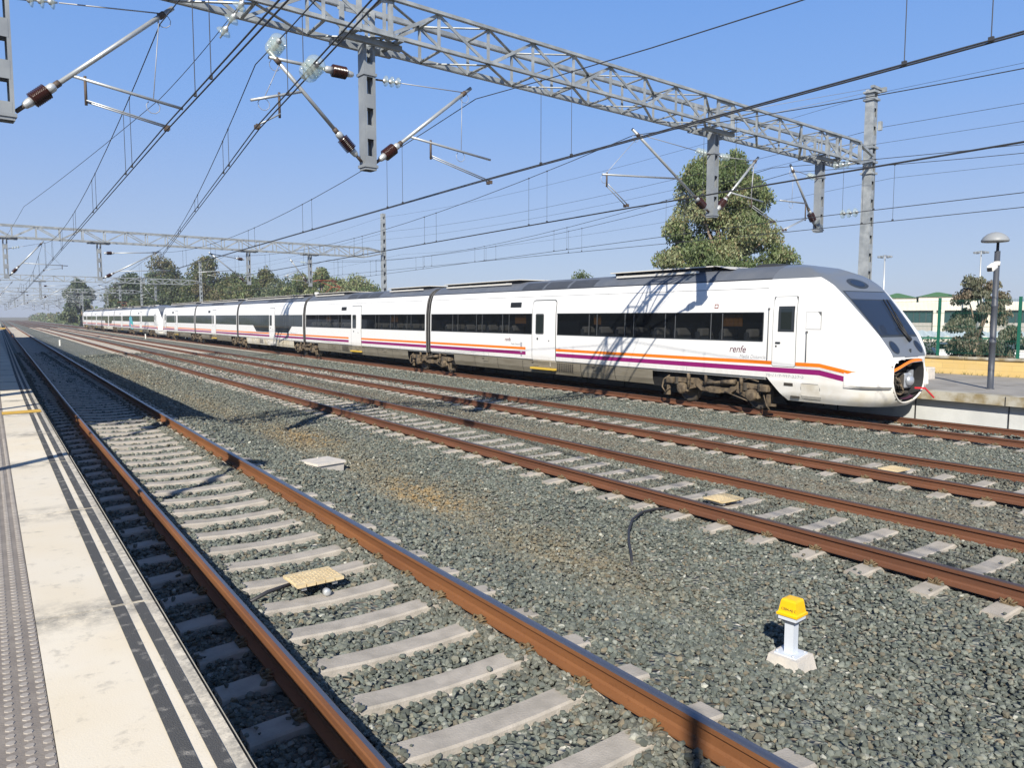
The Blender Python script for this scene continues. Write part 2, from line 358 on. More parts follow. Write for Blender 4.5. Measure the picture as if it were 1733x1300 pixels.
def block_mat():
    t = NT('yellow_block_wall'); br = t.n('TexBrick'); pos = t.coord(); mp = t.n('Mapping'); mp.inputs['Rotation'].default_value = (R(90), 0, R(90)); 
    cx = t.n('CombineXYZ'); sx = t.n('SeparateXYZ'); t.l(pos, sx.inputs[0]); t.l(sx.outputs[1], cx.inputs[0]); t.l(sx.outputs[2], cx.inputs[1]); t.l(cx.outputs[0], br.inputs[0])
    br.inputs['Color1'].default_value = (.66, .47, .18, 1); br.inputs['Color2'].default_value = (.60, .42, .16, 1); br.inputs['Mortar'].default_value = (.50, .36, .15, 1)
    br.inputs['Scale'].default_value = 1; br.inputs['Brick Width'].default_value = .8; br.inputs['Row Height'].default_value = .2; br.inputs['Mortar Size'].default_value = .008
    f = t.ramp(t.noise(2, 5, pos), .4, .75); t.l(t.mix(t.math('MULTIPLY', f, .3), br.outputs[0], (.62, .52, .34)), t.b.inputs['Base Color']); t.b.inputs['Roughness'].default_value = .85; return t.m
M['blocks'] = block_mat()

# ------------------------------------------------------------------ layout of the railway
# X across the tracks, Y along them, Z = 0 at the railhead of the first track
TR = [dict(n=1, xl=1.594, z=0.0, y0=3.22, sp=.666, b=(.011, 15)), dict(n=2, xl=7.945, z=-.20, y0=3.87, sp=.685, b=(.0066, 32)),
      dict(n=3, xl=12.845, z=-.35, y0=6.24, sp=.673, b=(.0045, 60)), dict(n=4, xl=19.64, z=-.52, y0=10.44, sp=.67, b=(.003, 120))]
def bend(b, Y):
    k, s = b; w = 12.0
    if Y < s - w: return 0.0
    if Y > s + w: return k * (Y - s)
    return k * (Y - s + w) ** 2 / (4 * w)
def ballast_z(x):
    P = [(.5, -.42), (1.0, -.27), (1.3, -.235), (1.9, -.255), (2.46, -.265), (3.0, -.255), (3.7, -.235), (4.1, -.25), (5.45, -.55), (5.95, -.53), (7.1, -.445), (7.5, -.435), (10.1, -.435), (10.6, -.45), (11.4, -.52), (12.2, -.57), (12.5, -.585), (15.0, -.585),
         (15.4, -.60), (17.3, -.80), (18.6, -.77), (19.1, -.755), (21.9, -.755), (22.3, -.80), (24, -.85), (40, -1.3)]
    for (a, za), (b, zb) in zip(P, P[1:]):
        if a <= x <= b:
            u = (x - a) / (b - a); u = u * u * (3 - 2 * u) * .6 + u * .4; return za + (zb - za) * u
    return P[0][1] if x < P[0][0] else P[-1][1]
XS = np.array([ballast_z(i * .05) for i in range(0, 801)])
def bz(x): return np.interp(x, np.arange(0, 801) * .05, XS)

# ground and track bed
g = MB(); g.add([(-3000, -600, -1.5), (3000, -600, -1.5), (3000, 5000, -1.5), (-3000, 5000, -1.5)], [(0, 1, 2, 3)]); g.build('ground', M['ground'], kind='structure')
xs = np.concatenate([np.arange(.5, 22.3, .12), [22.6, 24, 27, 31, 36]]); ys = np.concatenate([np.arange(-4, 40, .25), np.arange(40, 140, 2.0), np.arange(140, 700, 20.0)])
XX, YY = np.meshgrid(xs, ys)
bb = np.where(YY < 20, 0, (YY - 20) * .006) * np.clip((30 - XX) / 20, 0, 1)
ZZ = bz(XX) + (RNG.random(XX.shape) - .5) * .03 * (YY < 45)
ny, nx = XX.shape; idx = np.arange(ny * nx).reshape(ny, nx)
q = np.stack([idx[:-1, :-1], idx[:-1, 1:], idx[1:, 1:], idx[1:, :-1]], -1).reshape(-1, 4)
npmesh('track_bed', np.stack([XX + bb, YY, ZZ], -1).reshape(-1, 3), q, M['gravel'], kind='structure')

# rails
RP = [(-.075, -.172), (.075, -.172), (.075, -.158), (.02, -.142), (.009, -.125), (.009, -.060), (.02, -.050), (.036, -.042), (.036, -.010), (.028, -.002), (0, 0), (-.028, -.002), (-.036, -.010), (-.036, -.042), (-.02, -.050), (-.009, -.060), (-.009, -.125), (-.02, -.142), (-.075, -.158)]
RY = list(np.arange(-6, 50, 2.0)) + list(np.arange(50, 200, 10.0)) + list(np.arange(200, 651, 50.0))
rail_labels = [('polished rusty rail nearest the platform edge', 'polished rusty rail second from the platform edge, beside the gravel drain'),
               ('dull rusty rail of the second track, on the near side by the black hose', 'dull rusty rail of the second track, on its far side'),
               ('dull rusty rail of the third track, on the near side', 'dull rusty rail of the third track, on the far side towards the train'),
               ('rusty rail under the near wheels of the white train', 'rusty rail of the train track, beside the far platform wall')]
for T in TR:
    for s in (0, 1):
        m = MB(); n = len(RP); vs = []
        for y in RY:
            xo = T['xl'] + s * 1.74 + bend(T['b'], y); vs += [(xo + a, y, T['z'] + c) for a, c in RP]
        fs = [(i * n + j, i * n + (j + 1) % n, (i + 1) * n + (j + 1) % n, (i + 1) * n + j) for i in range(len(RY) - 1) for j in range(n)] + [tuple(range(n))]
        m.add(vs, fs); o = m.build('rail', M['rail_used' if T['n'] == 1 else 'rail_rusty'], label=rail_labels[T['n'] - 1][s], cat='rail', group='rails of the four tracks')
        a = o.data.attributes.new('top', 'FLOAT', 'FACE'); a.data.foreach_set('value', [1.0 if (p.normal.z > .5 and p.center.z > T['z'] - .012 and (T['n'] > 1 or s == 1 or p.center.x - T['xl'] - bend(T['b'], p.center.y) > -.004)) else 0.0 for p in o.data.polygons])

# sleepers
def sleeper_mesh():
    m = MB(); L = 1.3
    st = [(-L, -.02), (-1.02, 0), (-.62, -.004), (-.32, -.022), (0, -.03), (.32, -.022), (.62, -.004), (1.02, 0), (L, -.02)]
    vs = []
    for x, dz in st: vs += [(x, -.135, -.38), (x, -.108, dz - .014), (x, -.094, dz), (x, .094, dz), (x, .108, dz - .014), (x, .135, -.38)]
    n = 6; fs = [(i * n + j, i * n + (j + 1) % n, (i + 1) * n + (j + 1) % n, (i + 1) * n + j) for i in range(len(st) - 1) for j in range(n)] + [tuple(range(n)), tuple((len(st) - 1) * n + j for j in range(n))]
    return m.add(vs, fs)
sm = sleeper_mesh()
def clip_mesh():
    m = MB()
    for s in (-1, 1):
        pts = [(.0, s * .03, .0), (.02, s * .075, .03), (.055, s * .085, .055), (.085, s * .06, .03), (.075, s * .03, .012), (.03, s * .025, .045), (.0, s * .03, .05)]
        m.tube(pts, .011, 6)
    m.lathe([(0, .016), (.05, .016), (.05, .024), (.075, .022), (.085, .008)], (.035, 0, 0), (.035, 0, 1), 6, smooth=False)
    m.box((.035, 0, .004), (.10, .15, .012)); return m
SL = []
def in_view(x, y):
    a = math.degrees(math.atan2(x, y)) - 34.27; return abs(a) < 35.5 or (math.hypot(x, y) < 4 and abs(a) < 50)
for T in TR:
    k0 = int((-2 - T['y0']) / T['sp'])
    for k in range(k0, 330):
        y = T['y0'] + k * T['sp']; x = T['xl'] + .87 + bend(T['b'], y); SL.append((math.hypot(x, y + .0) if in_view(x, y) or in_view(x + 1.3, y) or in_view(x - 1.3, y) else 9999, x, y, T))
SL.sort(key=lambda a: a[0])
sleeper_labels = {1: 'pale concrete sleeper under the polished track nearest the platform', 2: 'pale concrete sleeper under the rusty second track beside the gravel drain', 3: 'pale concrete sleeper under the rusty third track, before the train', 4: 'pale concrete sleeper under the rails the white train stands on'}
proto = None; rest = MB(); kept_sleepers = []
for i, (d, x, y, T) in enumerate(SL):
    top = T['z'] - .178
    if i < 290 and d < 9000:
        kept_sleepers.append((x, y, T['n']))
        if proto is None:
            proto = MB(); proto.v, proto.f, proto.m, proto.sm = sm.v, sm.f, sm.m, sm.sm; proto = proto.build('sleeper', M['sleeper']); o = proto; cproto = clip_mesh().build('rail_clip', M['clip']); cd = cproto.data; bpy.data.objects.remove(cproto)
        else:
            o = proto.copy(); COL.objects.link(o)
        o.location = (x, y, top); o.rotation_euler = (0, 0, R(random.uniform(-.6, .6)))
        tag(o, sleeper_labels[T['n']], 'sleeper', f"sleepers of the {['first', 'second', 'third', 'fourth'][T['n'] - 1]} track")
        if d < 26:
            for s in (-1, 1):
                for e in (-1, 1):
                    c = bpy.data.objects.new('rail_clip', cd); COL.objects.link(c); c.parent = o; c.scale = (.85, .85, .72); c.location = (s * .87 + e * .062, 0, .004); c.rotation_euler = (0, 0, 0 if e > 0 else math.pi)
    elif y < 230: rest.add([(a + x, b + y, c + top) for a, b, c in sm.v], sm.f)
rest.build('distant_sleepers', M['sleeper'], recalc=False, kind='stuff', label='pale concrete sleepers far down the four tracks', cat='sleepers')

# loose ballast stones
def stones():
    t = (1 + 5 ** .5) / 2
    ico = np.array([(-1, t, 0), (1, t, 0), (-1, -t, 0), (1, -t, 0), (0, -1, t), (0, 1, t), (0, -1, -t), (0, 1, -t), (t, 0, -1), (t, 0, 1), (-t, 0, -1), (-t, 0, 1)]) / math.sqrt(1 + t * t)
    F = np.array([(0, 11, 5), (0, 5, 1), (0, 1, 7), (0, 7, 10), (0, 10, 11), (1, 5, 9), (5, 11, 4), (11, 10, 2), (10, 7, 6), (7, 1, 8), (3, 9, 4), (3, 4, 2), (3, 2, 6), (3, 6, 8), (3, 8, 9), (4, 9, 5), (2, 4, 11), (6, 2, 10), (8, 6, 7), (9, 8, 1)])
    pts = []
    def scatter(n, x0, x1, y0, y1, r0, r1):
        x = RNG.uniform(x0, x1, n); y = RNG.uniform(y0, y1, n); a = np.degrees(np.arctan2(x, y)) - 34.27; keep = (np.abs(a) < 36) | (np.hypot(x, y) < 4.2)
        x, y = x[keep], y[keep]; r = RNG.uniform(r0, r1, len(x)); pts.append(np.stack([x, y, r], 1))
    scatter(44000, .72, 11.5, .8, 8, .016, .034); scatter(9000, .72, 6.8, 1.0, 6, .010, .02)
    scatter(52000, .72, 15.6, 8, 16, .018, .036); scatter(14000, 10.4, 19.4, 3, 9, .018, .036)
    scatter(52000, 1.0, 19.4, 16, 34, .024, .043); scatter(12000, 15.0, 19.5, 8, 16, .019, .036); scatter(4000, 19.7, 22.2, 7, 14, .02, .036); scatter(42000, 1.0, 19.4, 34, 64, .032, .055)
    for T in TR[:3]:
        for xa in (T['xl'] + .08, T['xl'] + 1.74 - .30): scatter(4200, xa, xa + .22, 1.0 if T['n'] == 1 else 3.0, 20, .016, .032)
    P = np.concatenate(pts); x, y, r = P.T; lift = np.full(len(x), -9.0); pile = np.zeros(len(x))
    # keep sleepers and rails clear
    ok = np.ones(len(x), bool)
    for T in TR:
        f = ((y - T['y0']) / T['sp']); dy = np.abs(f - np.round(f)) * T['sp']; dx = np.abs(x - (T['xl'] + .87)); top = T['z'] - .178
        on = (dx < 1.30) & (dy < .112); cov = np.where((dx > .60) & (dx < .80), .85, np.where((np.abs(dx - 1.0) < .05), .15, np.where(dx > 1.2, .14, .003))); stay = on & (RNG.random(len(x)) < cov); ok &= ~(on & ~stay); lift = np.where(stay, top, lift); pile += .062 * np.exp(-((dx - .73) / .10) ** 2) * (dx < 1.4)
        for s in (0, 1): ok &= ~(np.abs(x - T['xl'] - s * 1.74) < .085)
    for cx, cy, hx in ((5.28, 3.72, .15), (5.03, 13.6, .37)): ok &= ~((np.abs(x - cx) < hx) & (np.abs(y - cy) < hx))
    x, y, r, lift = x[ok], y[ok], r[ok], lift[ok]; n = len(x)
    heap = .006 + .010 * np.sin(x * 2.3 + 1.7 * np.sin(y * .9)) * np.sin(y * 1.9 + x)
    z = np.maximum(bz(x) + heap + pile[ok] + r * RNG.uniform(0, .95, n), lift + r * .25)
    var = ico[None] * RNG.uniform(.72, 1.12, (24, 12, 1)) * RNG.uniform(.6, 1.15, (24, 1, 3)) + RNG.uniform(-.16, .16, (24, 12, 3))
    k = RNG.integers(0, 24, n); V = var[k] * r[:, None, None]
    ax = RNG.normal(size=(n, 4)); ax /= np.linalg.norm(ax, axis=1)[:, None]; w_, a_, b_, c_ = ax.T
    Rm = np.stack([1 - 2 * (b_ * b_ + c_ * c_), 2 * (a_ * b_ - w_ * c_), 2 * (a_ * c_ + w_ * b_), 2 * (a_ * b_ + w_ * c_), 1 - 2 * (a_ * a_ + c_ * c_), 2 * (b_ * c_ - w_ * a_), 2 * (a_ * c_ - w_ * b_), 2 * (b_ * c_ + w_ * a_), 1 - 2 * (a_ * a_ + b_ * b_)], 1).reshape(n, 3, 3)
    V = np.einsum('nij,nkj->nki', Rm, V); V[:, :, 2] *= .8
    V += np.stack([x, y, z], 1)[:, None, :]
    pal = np.array([(.132, .142, .132), (.165, .174, .160), (.100, .110, .102), (.20, .208, .19), (.14, .155, .145), (.205, .20, .172), (.175, .155, .125), (.225, .19, .145), (.40, .39, .36), (.235, .24, .222)])
    ci = RNG.choice(len(pal), n, p=[.20, .19, .15, .11, .12, .08, .075, .02, .012, .043]); colr = pal[ci] * RNG.uniform(.70, 1.22, (n, 1)) * np.array([.86, .895, .85])
    npmesh('ballast_stones', V.reshape(-1, 3), (F[None] + (np.arange(n) * 12)[:, None, None]).reshape(-1, 3), M['stones'], colors=np.repeat(colr, 20, 0), kind='stuff', label='loose grey green ballast stones around the tracks', cat='gravel')
stones()

# ------------------------------------------------------------------ near platform
PZ = .727
def PB(y): return bend((.010, 18), y)
def strip(m, x0, x1, z, y0, y1, mi=0, step=2.0, z1=None):
    yy = list(np.arange(y0, min(y1, 60), step)) + list(np.arange(max(y0, 60), y1, 15)) + [y1]
    vs = []
    for y in yy: b = PB(y); vs += [(x0 + b, y, z), (x1 + b, y, z1 if z1 is not None else z)]
    m.add(vs, [(2 * i, 2 * i + 1, 2 * i + 3, 2 * i + 2) for i in range(len(yy) - 1)], mi)
m = MB(); strip(m, -12, -1.3, PZ, -8, 260, 1); strip(m, -1.3, -.26, PZ, -8, 260, 1); strip(m, .705, .71, PZ - .2, -8, 260, 0, z1=PZ - .2)
yy = [-8, 20, 40, 60, 100, 150, 260]
for xa, za, xb, zb, mi in ((.705, PZ - .005, .705, PZ - .2, 0), (.705, PZ - .2, .60, PZ - .22, 0), (.60, PZ - .22, .60, -1.0, 2)):
    vs = []
    for y in yy: vs += [(xa + PB(y), y, za), (xb + PB(y), y, zb)]
    m.add(vs, [(2 * i, 2 * i + 1, 2 * i + 3, 2 * i + 2) for i in range(len(yy) - 1)], mi)
m.build('platform', [M['conc'], M['paving'], M['conc_wall']], kind='structure')
m = MB(); strip(m, -.26, .135, PZ, -8, 260, 0); m.build('tactile_paving', M['tactile'], kind='structure')
m = MB(); y = .3; h0 = PZ - 0.001
while y < 26:
    for i in range(7):
        x = -.235 + i * .0585
        if (y < 12 or i % 1 == 0) and in_view(x + .3, y): 
            n = 7; ring = lambda r, z: [(x + r * math.cos(6.2832 * j / n), y + r * math.sin(6.2832 * j / n), z) for j in range(n)]
            m.add(ring(.019, h0) + ring(.0165, h0 + .0045), [(j, (j + 1) % n, n + (j + 1) % n, n + j) for j in range(n)] + [tuple(n + j for j in range(n))])
    y += .0585 if y < 12 else .117
m.build('tactile_studs', M['dome'], recalc=False, kind='stuff', label='raised round studs of the tactile strip on the platform', cat='tactile studs')
# slabs along the edge, each its own piece with a joint between
ys_ = [4.655 + 2.56 * k for k in range(-3, 62)]
for i, (a, b) in enumerate(zip(ys_, ys_[1:])):
    m = MB(); ba, bb2 = PB(a), PB(b); g_ = .006
    vs = [(.138 + ba, a + g_, PZ), (.706 + ba, a + g_, PZ), (.706 + bb2, b - g_, PZ), (.138 + bb2, b - g_, PZ)]
    vs += [(p[0], p[1], PZ - .19) for p in vs]; m.add(vs, [(0, 1, 2, 3), (0, 4, 5, 1), (1, 5, 6, 2), (2, 6, 7, 3), (3, 7, 4, 0)])
    m.build('coping_block', M['slab'], label='cream painted concrete slab in the row along the platform edge', cat='paving slab', group='edge slabs of the near platform')
m = MB()
for x0, x1 in ((.497, .556), (.600, .655)):
    for a, b in zip(ys_, ys_[1:]):
        if b < -1: continue
        strip(m, x0, x1, PZ + .004, a + .02, b - .02, 0, step=3)
m.build('grip_strips', M['stripe_dark'], kind='structure')
m = MB(); m.add([(.14, 14.95, PZ + .008), (.70, 15.05, PZ + .008), (.70, 15.5, PZ + .008), (.14, 15.4, PZ + .008)], [(0, 1, 2, 3)]); m.build('yellow_marking', M['yellow_paint'], kind='structure')
m = MB(); m.add([(.14, 118, PZ + .01), (2.0, 118, PZ + .01), (2.3, 135, PZ + .01), (.14, 135, PZ + .01)], [(0, 1, 2, 3)]); m.build('platform_marking', M['yellow_paint'], kind='structure')

# platform canopy, mostly left of the picture; its shade falls over the platform and the first track
cn = empty('platform_canopy', (-3, 60, PZ), 'long station canopy with a deep brown fascia over the near platform', 'canopy')
m = MB(); m.box((-3.55, 62.3, 4.05), (7.3, 91.0, .14)); m.build('roof', M['roof_sheet'], cn)
m = MB(); m.prism([(.12, 2.85), (.17, 3.0), (.2, 3.5), (.2, 4.2), (.12, 4.2), (.12, 3.5), (.09, 3.0)], 'y', 16.8, 108); m.box((-3.6, 16.84, 3.92), (7.4, .08, .5)); m.build('fascia', M['brown_fascia'], cn)
for k in range(8):
    m = MB(); m.box((-3.6, 18 + k * 12.4, PZ + 1.62), (.3, .3, 3.26)); m.build('column', M['brown_fascia'], cn)

# ------------------------------------------------------------------ platform lamps
def lamp_post(x, y, z, label, H=4.2):
    r = empty('lamp_post', (x, y, z), label, 'lamp post', 'lamp posts on the platforms')
    m = MB(); m.lathe([(0, .11), (.03, .11), (.03, .085), (1.35, .085), (1.36, .098), (1.42, .098), (1.43, .083), (2.4, .083), (2.42, .094), (2.47, .094), (2.49, .078), (H - .2, .075), (H - .2, .04), (H + .1, .035)], (x, y, z), (x, y, z + 1), 16); m.build('pole', M['lamp_pole'], r)
    m = MB(); c = (x - .18, y, z + H + .05)
    m.lathe([(0, .20), (.0, .34), (.03, .36), (.06, .355), (.14, .31), (.22, .22), (.27, .11), (.285, .02)], c, (c[0], c[1], c[2] + 1), 22); m.build('lamp_head', M['lamp_head'], r)
    return r
lamp_post(24.3, 10.7, .2, 'dark grey domed lamp post on the far platform before the yellow wall', 4.22)
lamp_post(-2.9, 6.6, PZ, 'dark grey domed lamp post on the near platform, nearest the viewer', 5.3)
lamp_post(-3.3, 12.4, PZ, 'dark grey domed lamp post on the near platform, close to the canopy end', 5.3)
lp = empty('loudspeaker_pole', (-2.7, -3.2, PZ), 'slim grey pole with a loudspeaker horn on the near platform behind the viewer', 'pole')
m = MB(); m.tube([(-2.7, -3.2, PZ), (-2.7, -3.2, 5.8)], [.07, .05], 10); m.build('pole', M['lamp_pole'], lp)
m = MB(); m.lathe([(0, .05), (.15, .06), (.4, .17)], (-2.7, -3.3, 5.3), (-2.7, -4.3, 5.2), 12); m.build('horn', M['lamp_head'], lp)
sh = empty('sky_blocker_house', (-14, 40, PZ), 'unseen plain house added behind the near platform to block sky light', 'building')  # unseen house, added to keep sky fill out of the platform shadow
m = MB(); m.box((-14.5, 45, 3.3), (9, 130, 5.6)); m.build('wall', M['cream_wall'], sh); m = MB(); m.box((-14.5, 45, 6.2), (9.8, 131, .2)); m.build('roof', M['roof_sheet'], sh)
for k in range(16):
    m = MB(); m.box((-9.98, -14 + k * 8, 2.6), (.08, 1.6, 1.8)); m.build('window', M['teal_glass'], sh)
cm = empty('security_camera', (24.2, 10.7, 3.9), 'white security camera on a bracket halfway up the far platform lamp post', 'camera')
m = MB(); Mx = Matrix.Rotation(R(-28), 3, 'X') @ Matrix.Rotation(R(20), 3, 'Y')
m.rbox((23.85, 10.62, 3.74), (.46, .18, .17), .03, 2, M=Matrix.Rotation(R(-16), 3, 'Y') @ Matrix.Rotation(R(10), 3, 'Z')); m.build('housing', M['cam_white'], cm)
m = MB(); m.tube([(24.22, 10.7, 3.86), (24.02, 10.66, 3.86), (23.95, 10.64, 3.8)], .022); m.lathe([(0, .09), (.12, .09)], (24.29, 10.7, 3.80), (24.29, 10.7, 4.8), 14); m.build('bracket', M['cam_white'], cm)
m = MB(); m.box((23.60, 10.575, 3.66), (.03, .12, .10), M=Matrix.Rotation(R(-16), 3, 'Y')); m.build('lens', M['black'], cm)

# ------------------------------------------------------------------ far platform, wall, fence
m = MB()
m.box((25.9, 70, -.40), (6.9, 176, 1.16), 0); m.box((22.42, 70, .09), (.44, 176.0, .25), 1)
for k in range(70): 
    pass
m.build('far_platform', [M['conc_wall'], M['conc_edge']], kind='structure')
m = MB(); m.box((26.1, 70, .192), (6.9, 175.9, .03)); m.build('far_platform_paving', M['paving'], kind='structure')
m = MB()
for k in range(-6, 40): m.box((22.44, 9.78 + k * 2.5 - .4, -.45), (.03, .022, .80), 0); m.box((22.195, 9.78 + k * 2.5 - .4, .09), (.02, .014, .24), 0)
m.build('platform_joints', M['black'], kind='structure')
wl = empty('block_wall', (29.8, 60, .2), 'low yellow block wall with a concrete coping behind the far platform', 'wall')
m = MB(); m.box((29.82, 62, .44), (.22, 156, .66)); m.build('blockwork', M['blocks'], wl)
m = MB()
for k in range(-8, 60): m.rbox((29.82, 13 + k * 2.0, .81), (.34, 1.985, .09), .012, 1)
m.build('coping', M['conc_edge'], wl)
m = MB()
for k in range(60):
    x, y = 29.66 - abs(random.gauss(0, .06)), random.uniform(8, 26); 
    for j in range(6): 
        a = random.uniform(0, 6.28); m.add([(x - .01, y, .2), (x + .01, y, .2), (x + math.cos(a) * .06 - .03, y + math.sin(a) * .08, .2 + random.uniform(.05, .16))], [(0, 1, 2)])
m.build('weeds', mat('weed_green', (.09, .12, .03), .8), kind='stuff', label='small weeds growing at the foot of the yellow wall', cat='weeds')
fn = empty('mesh_fence', (29.86, 60, .86), 'green wire mesh fence with square posts on top of the yellow wall', 'fence')
for k in range(-3, 22):
    y = 12.31 + k * 2.76; m = MB(); m.box((29.86, y, 1.93), (.07, .09, 2.15)); m.rbox((29.86, y, 3.015), (.08, .10, .03), .01, 1); m.build('post', M['green'], fn)
m = MB()
for k in range(-3, 9):
    y0 = 12.31 + k * 2.76 + .05; y1 = y0 + 2.66
    for j in range(53):
        y = y0 + (y1 - y0) * j / 52; m.tube([(29.84, y, .93), (29.84, y, 2.98)], .0028, 4, cap=False, smooth=False)
    for z in (.98, 1.0, 1.45, 1.47, 1.95, 1.97, 2.45, 2.47, 2.9, 2.92): m.tube([(29.835, y0, z), (29.835, y1, z)], .0032, 4, cap=False, smooth=False)
m.build('mesh_panels', M['green'], fn, recalc=False)
m = MB(); m.rbox((26.3, 13.75, .41), (.5, .62, .42), .03); m.build('concrete_block', M['pit'], label='pale concrete block standing on the far platform behind the train nose', cat='concrete block')

# ------------------------------------------------------------------ overhead gantries
def lattice_post(m, x, y, z0, z1, w, d, w1=None, fl=.085, pitch=.55, hole=.30, yaw=0.0):
    """two channels joined by batten plates on the two faces across the tracks; tapers to w1"""
    w1 = w1 or w; cy, sy = math.cos(yaw), math.sin(yaw)
    def P(u, v, z):
        k = (z - z0) / (z1 - z0); s = 1 + (w1 / w - 1) * k; u, v = u * s, v * s; return (x + u * cy - v * sy, y + u * sy + v * cy, z)
    def plate(u0, u1, v0, v1, za, zb):
        vs = [P(u, v, z) for z in (za, zb) for v in (v0, v1) for u in (u0, u1)]
        m.add(vs, [(0, 2, 3, 1), (4, 5, 7, 6), (0, 1, 5, 4), (2, 6, 7, 3), (0, 4, 6, 2), (1, 3, 7, 5)])
    t = .014
    for s in (-1, 1):
        plate(*sorted((s * w / 2, s * (w / 2 - t))), -d / 2, d / 2, z0, z1)
        for v in (-1, 1): plate(*sorted((s * (w / 2 - t), s * (w / 2 - fl))), *sorted((v * d / 2, v * (d / 2 - t))), z0, z1)
    z = z0; e = .0025
    while z < z1 - .05:
        zb = min(z + (pitch - hole), z1)
        for v in (-1, 1): plate(-w / 2 + .03, w / 2 - .03, *sorted((v * (d / 2 + e), v * (d / 2 - .010))), z, zb)
        z += pitch
def ribbed(m, p, q, mi_por, mi_cap):
    p, q = Vector(p), Vector(q); L = (q - p).length; c = .26 * L
    m.lathe([(0, .032), (.02, .05), (c * .7, .062), (c, .062)], p, q, 12, mi_cap)
    prof = [(c, .06)]; k = 9; a = L - 2 * c
    for i in range(k): prof += [(c + a * (i + .15) / k, .058), (c + a * (i + .5) / k, .112), (c + a * (i + .62) / k, .112), (c + a * (i + .9) / k, .058)]
    m.lathe(prof + [(L - c, .06)], p, q, 14, mi_por)
    m.lathe([(L - c, .064), (L - c * .3, .064), (L - .02, .05), (L, .036)], p, q, 12, mi_cap)
def discs(m, p, q, n, mi_glass, mi_cap, r=.125):
    p, q = Vector(p), Vector(q); L = (q - p).length; s = L / n; d = (q - p) / L
    for i in range(n):
        a = p + d * (i * s)
        m.lathe([(s * .30, .035), (s * .36, r * .75), (s * .52, r), (s * .60, r * .98), (s * .62, r * .7), (s * .70, r * .5), (s * .72, .03)], a, a + d, 16, mi_glass)
        m.lathe([(0, .014), (s * .1, .02), (s * .2, .042), (s * .42, .045), (s * .45, .03), (s * .8, .016), (s, .014)], a, a + d, 8, mi_cap)

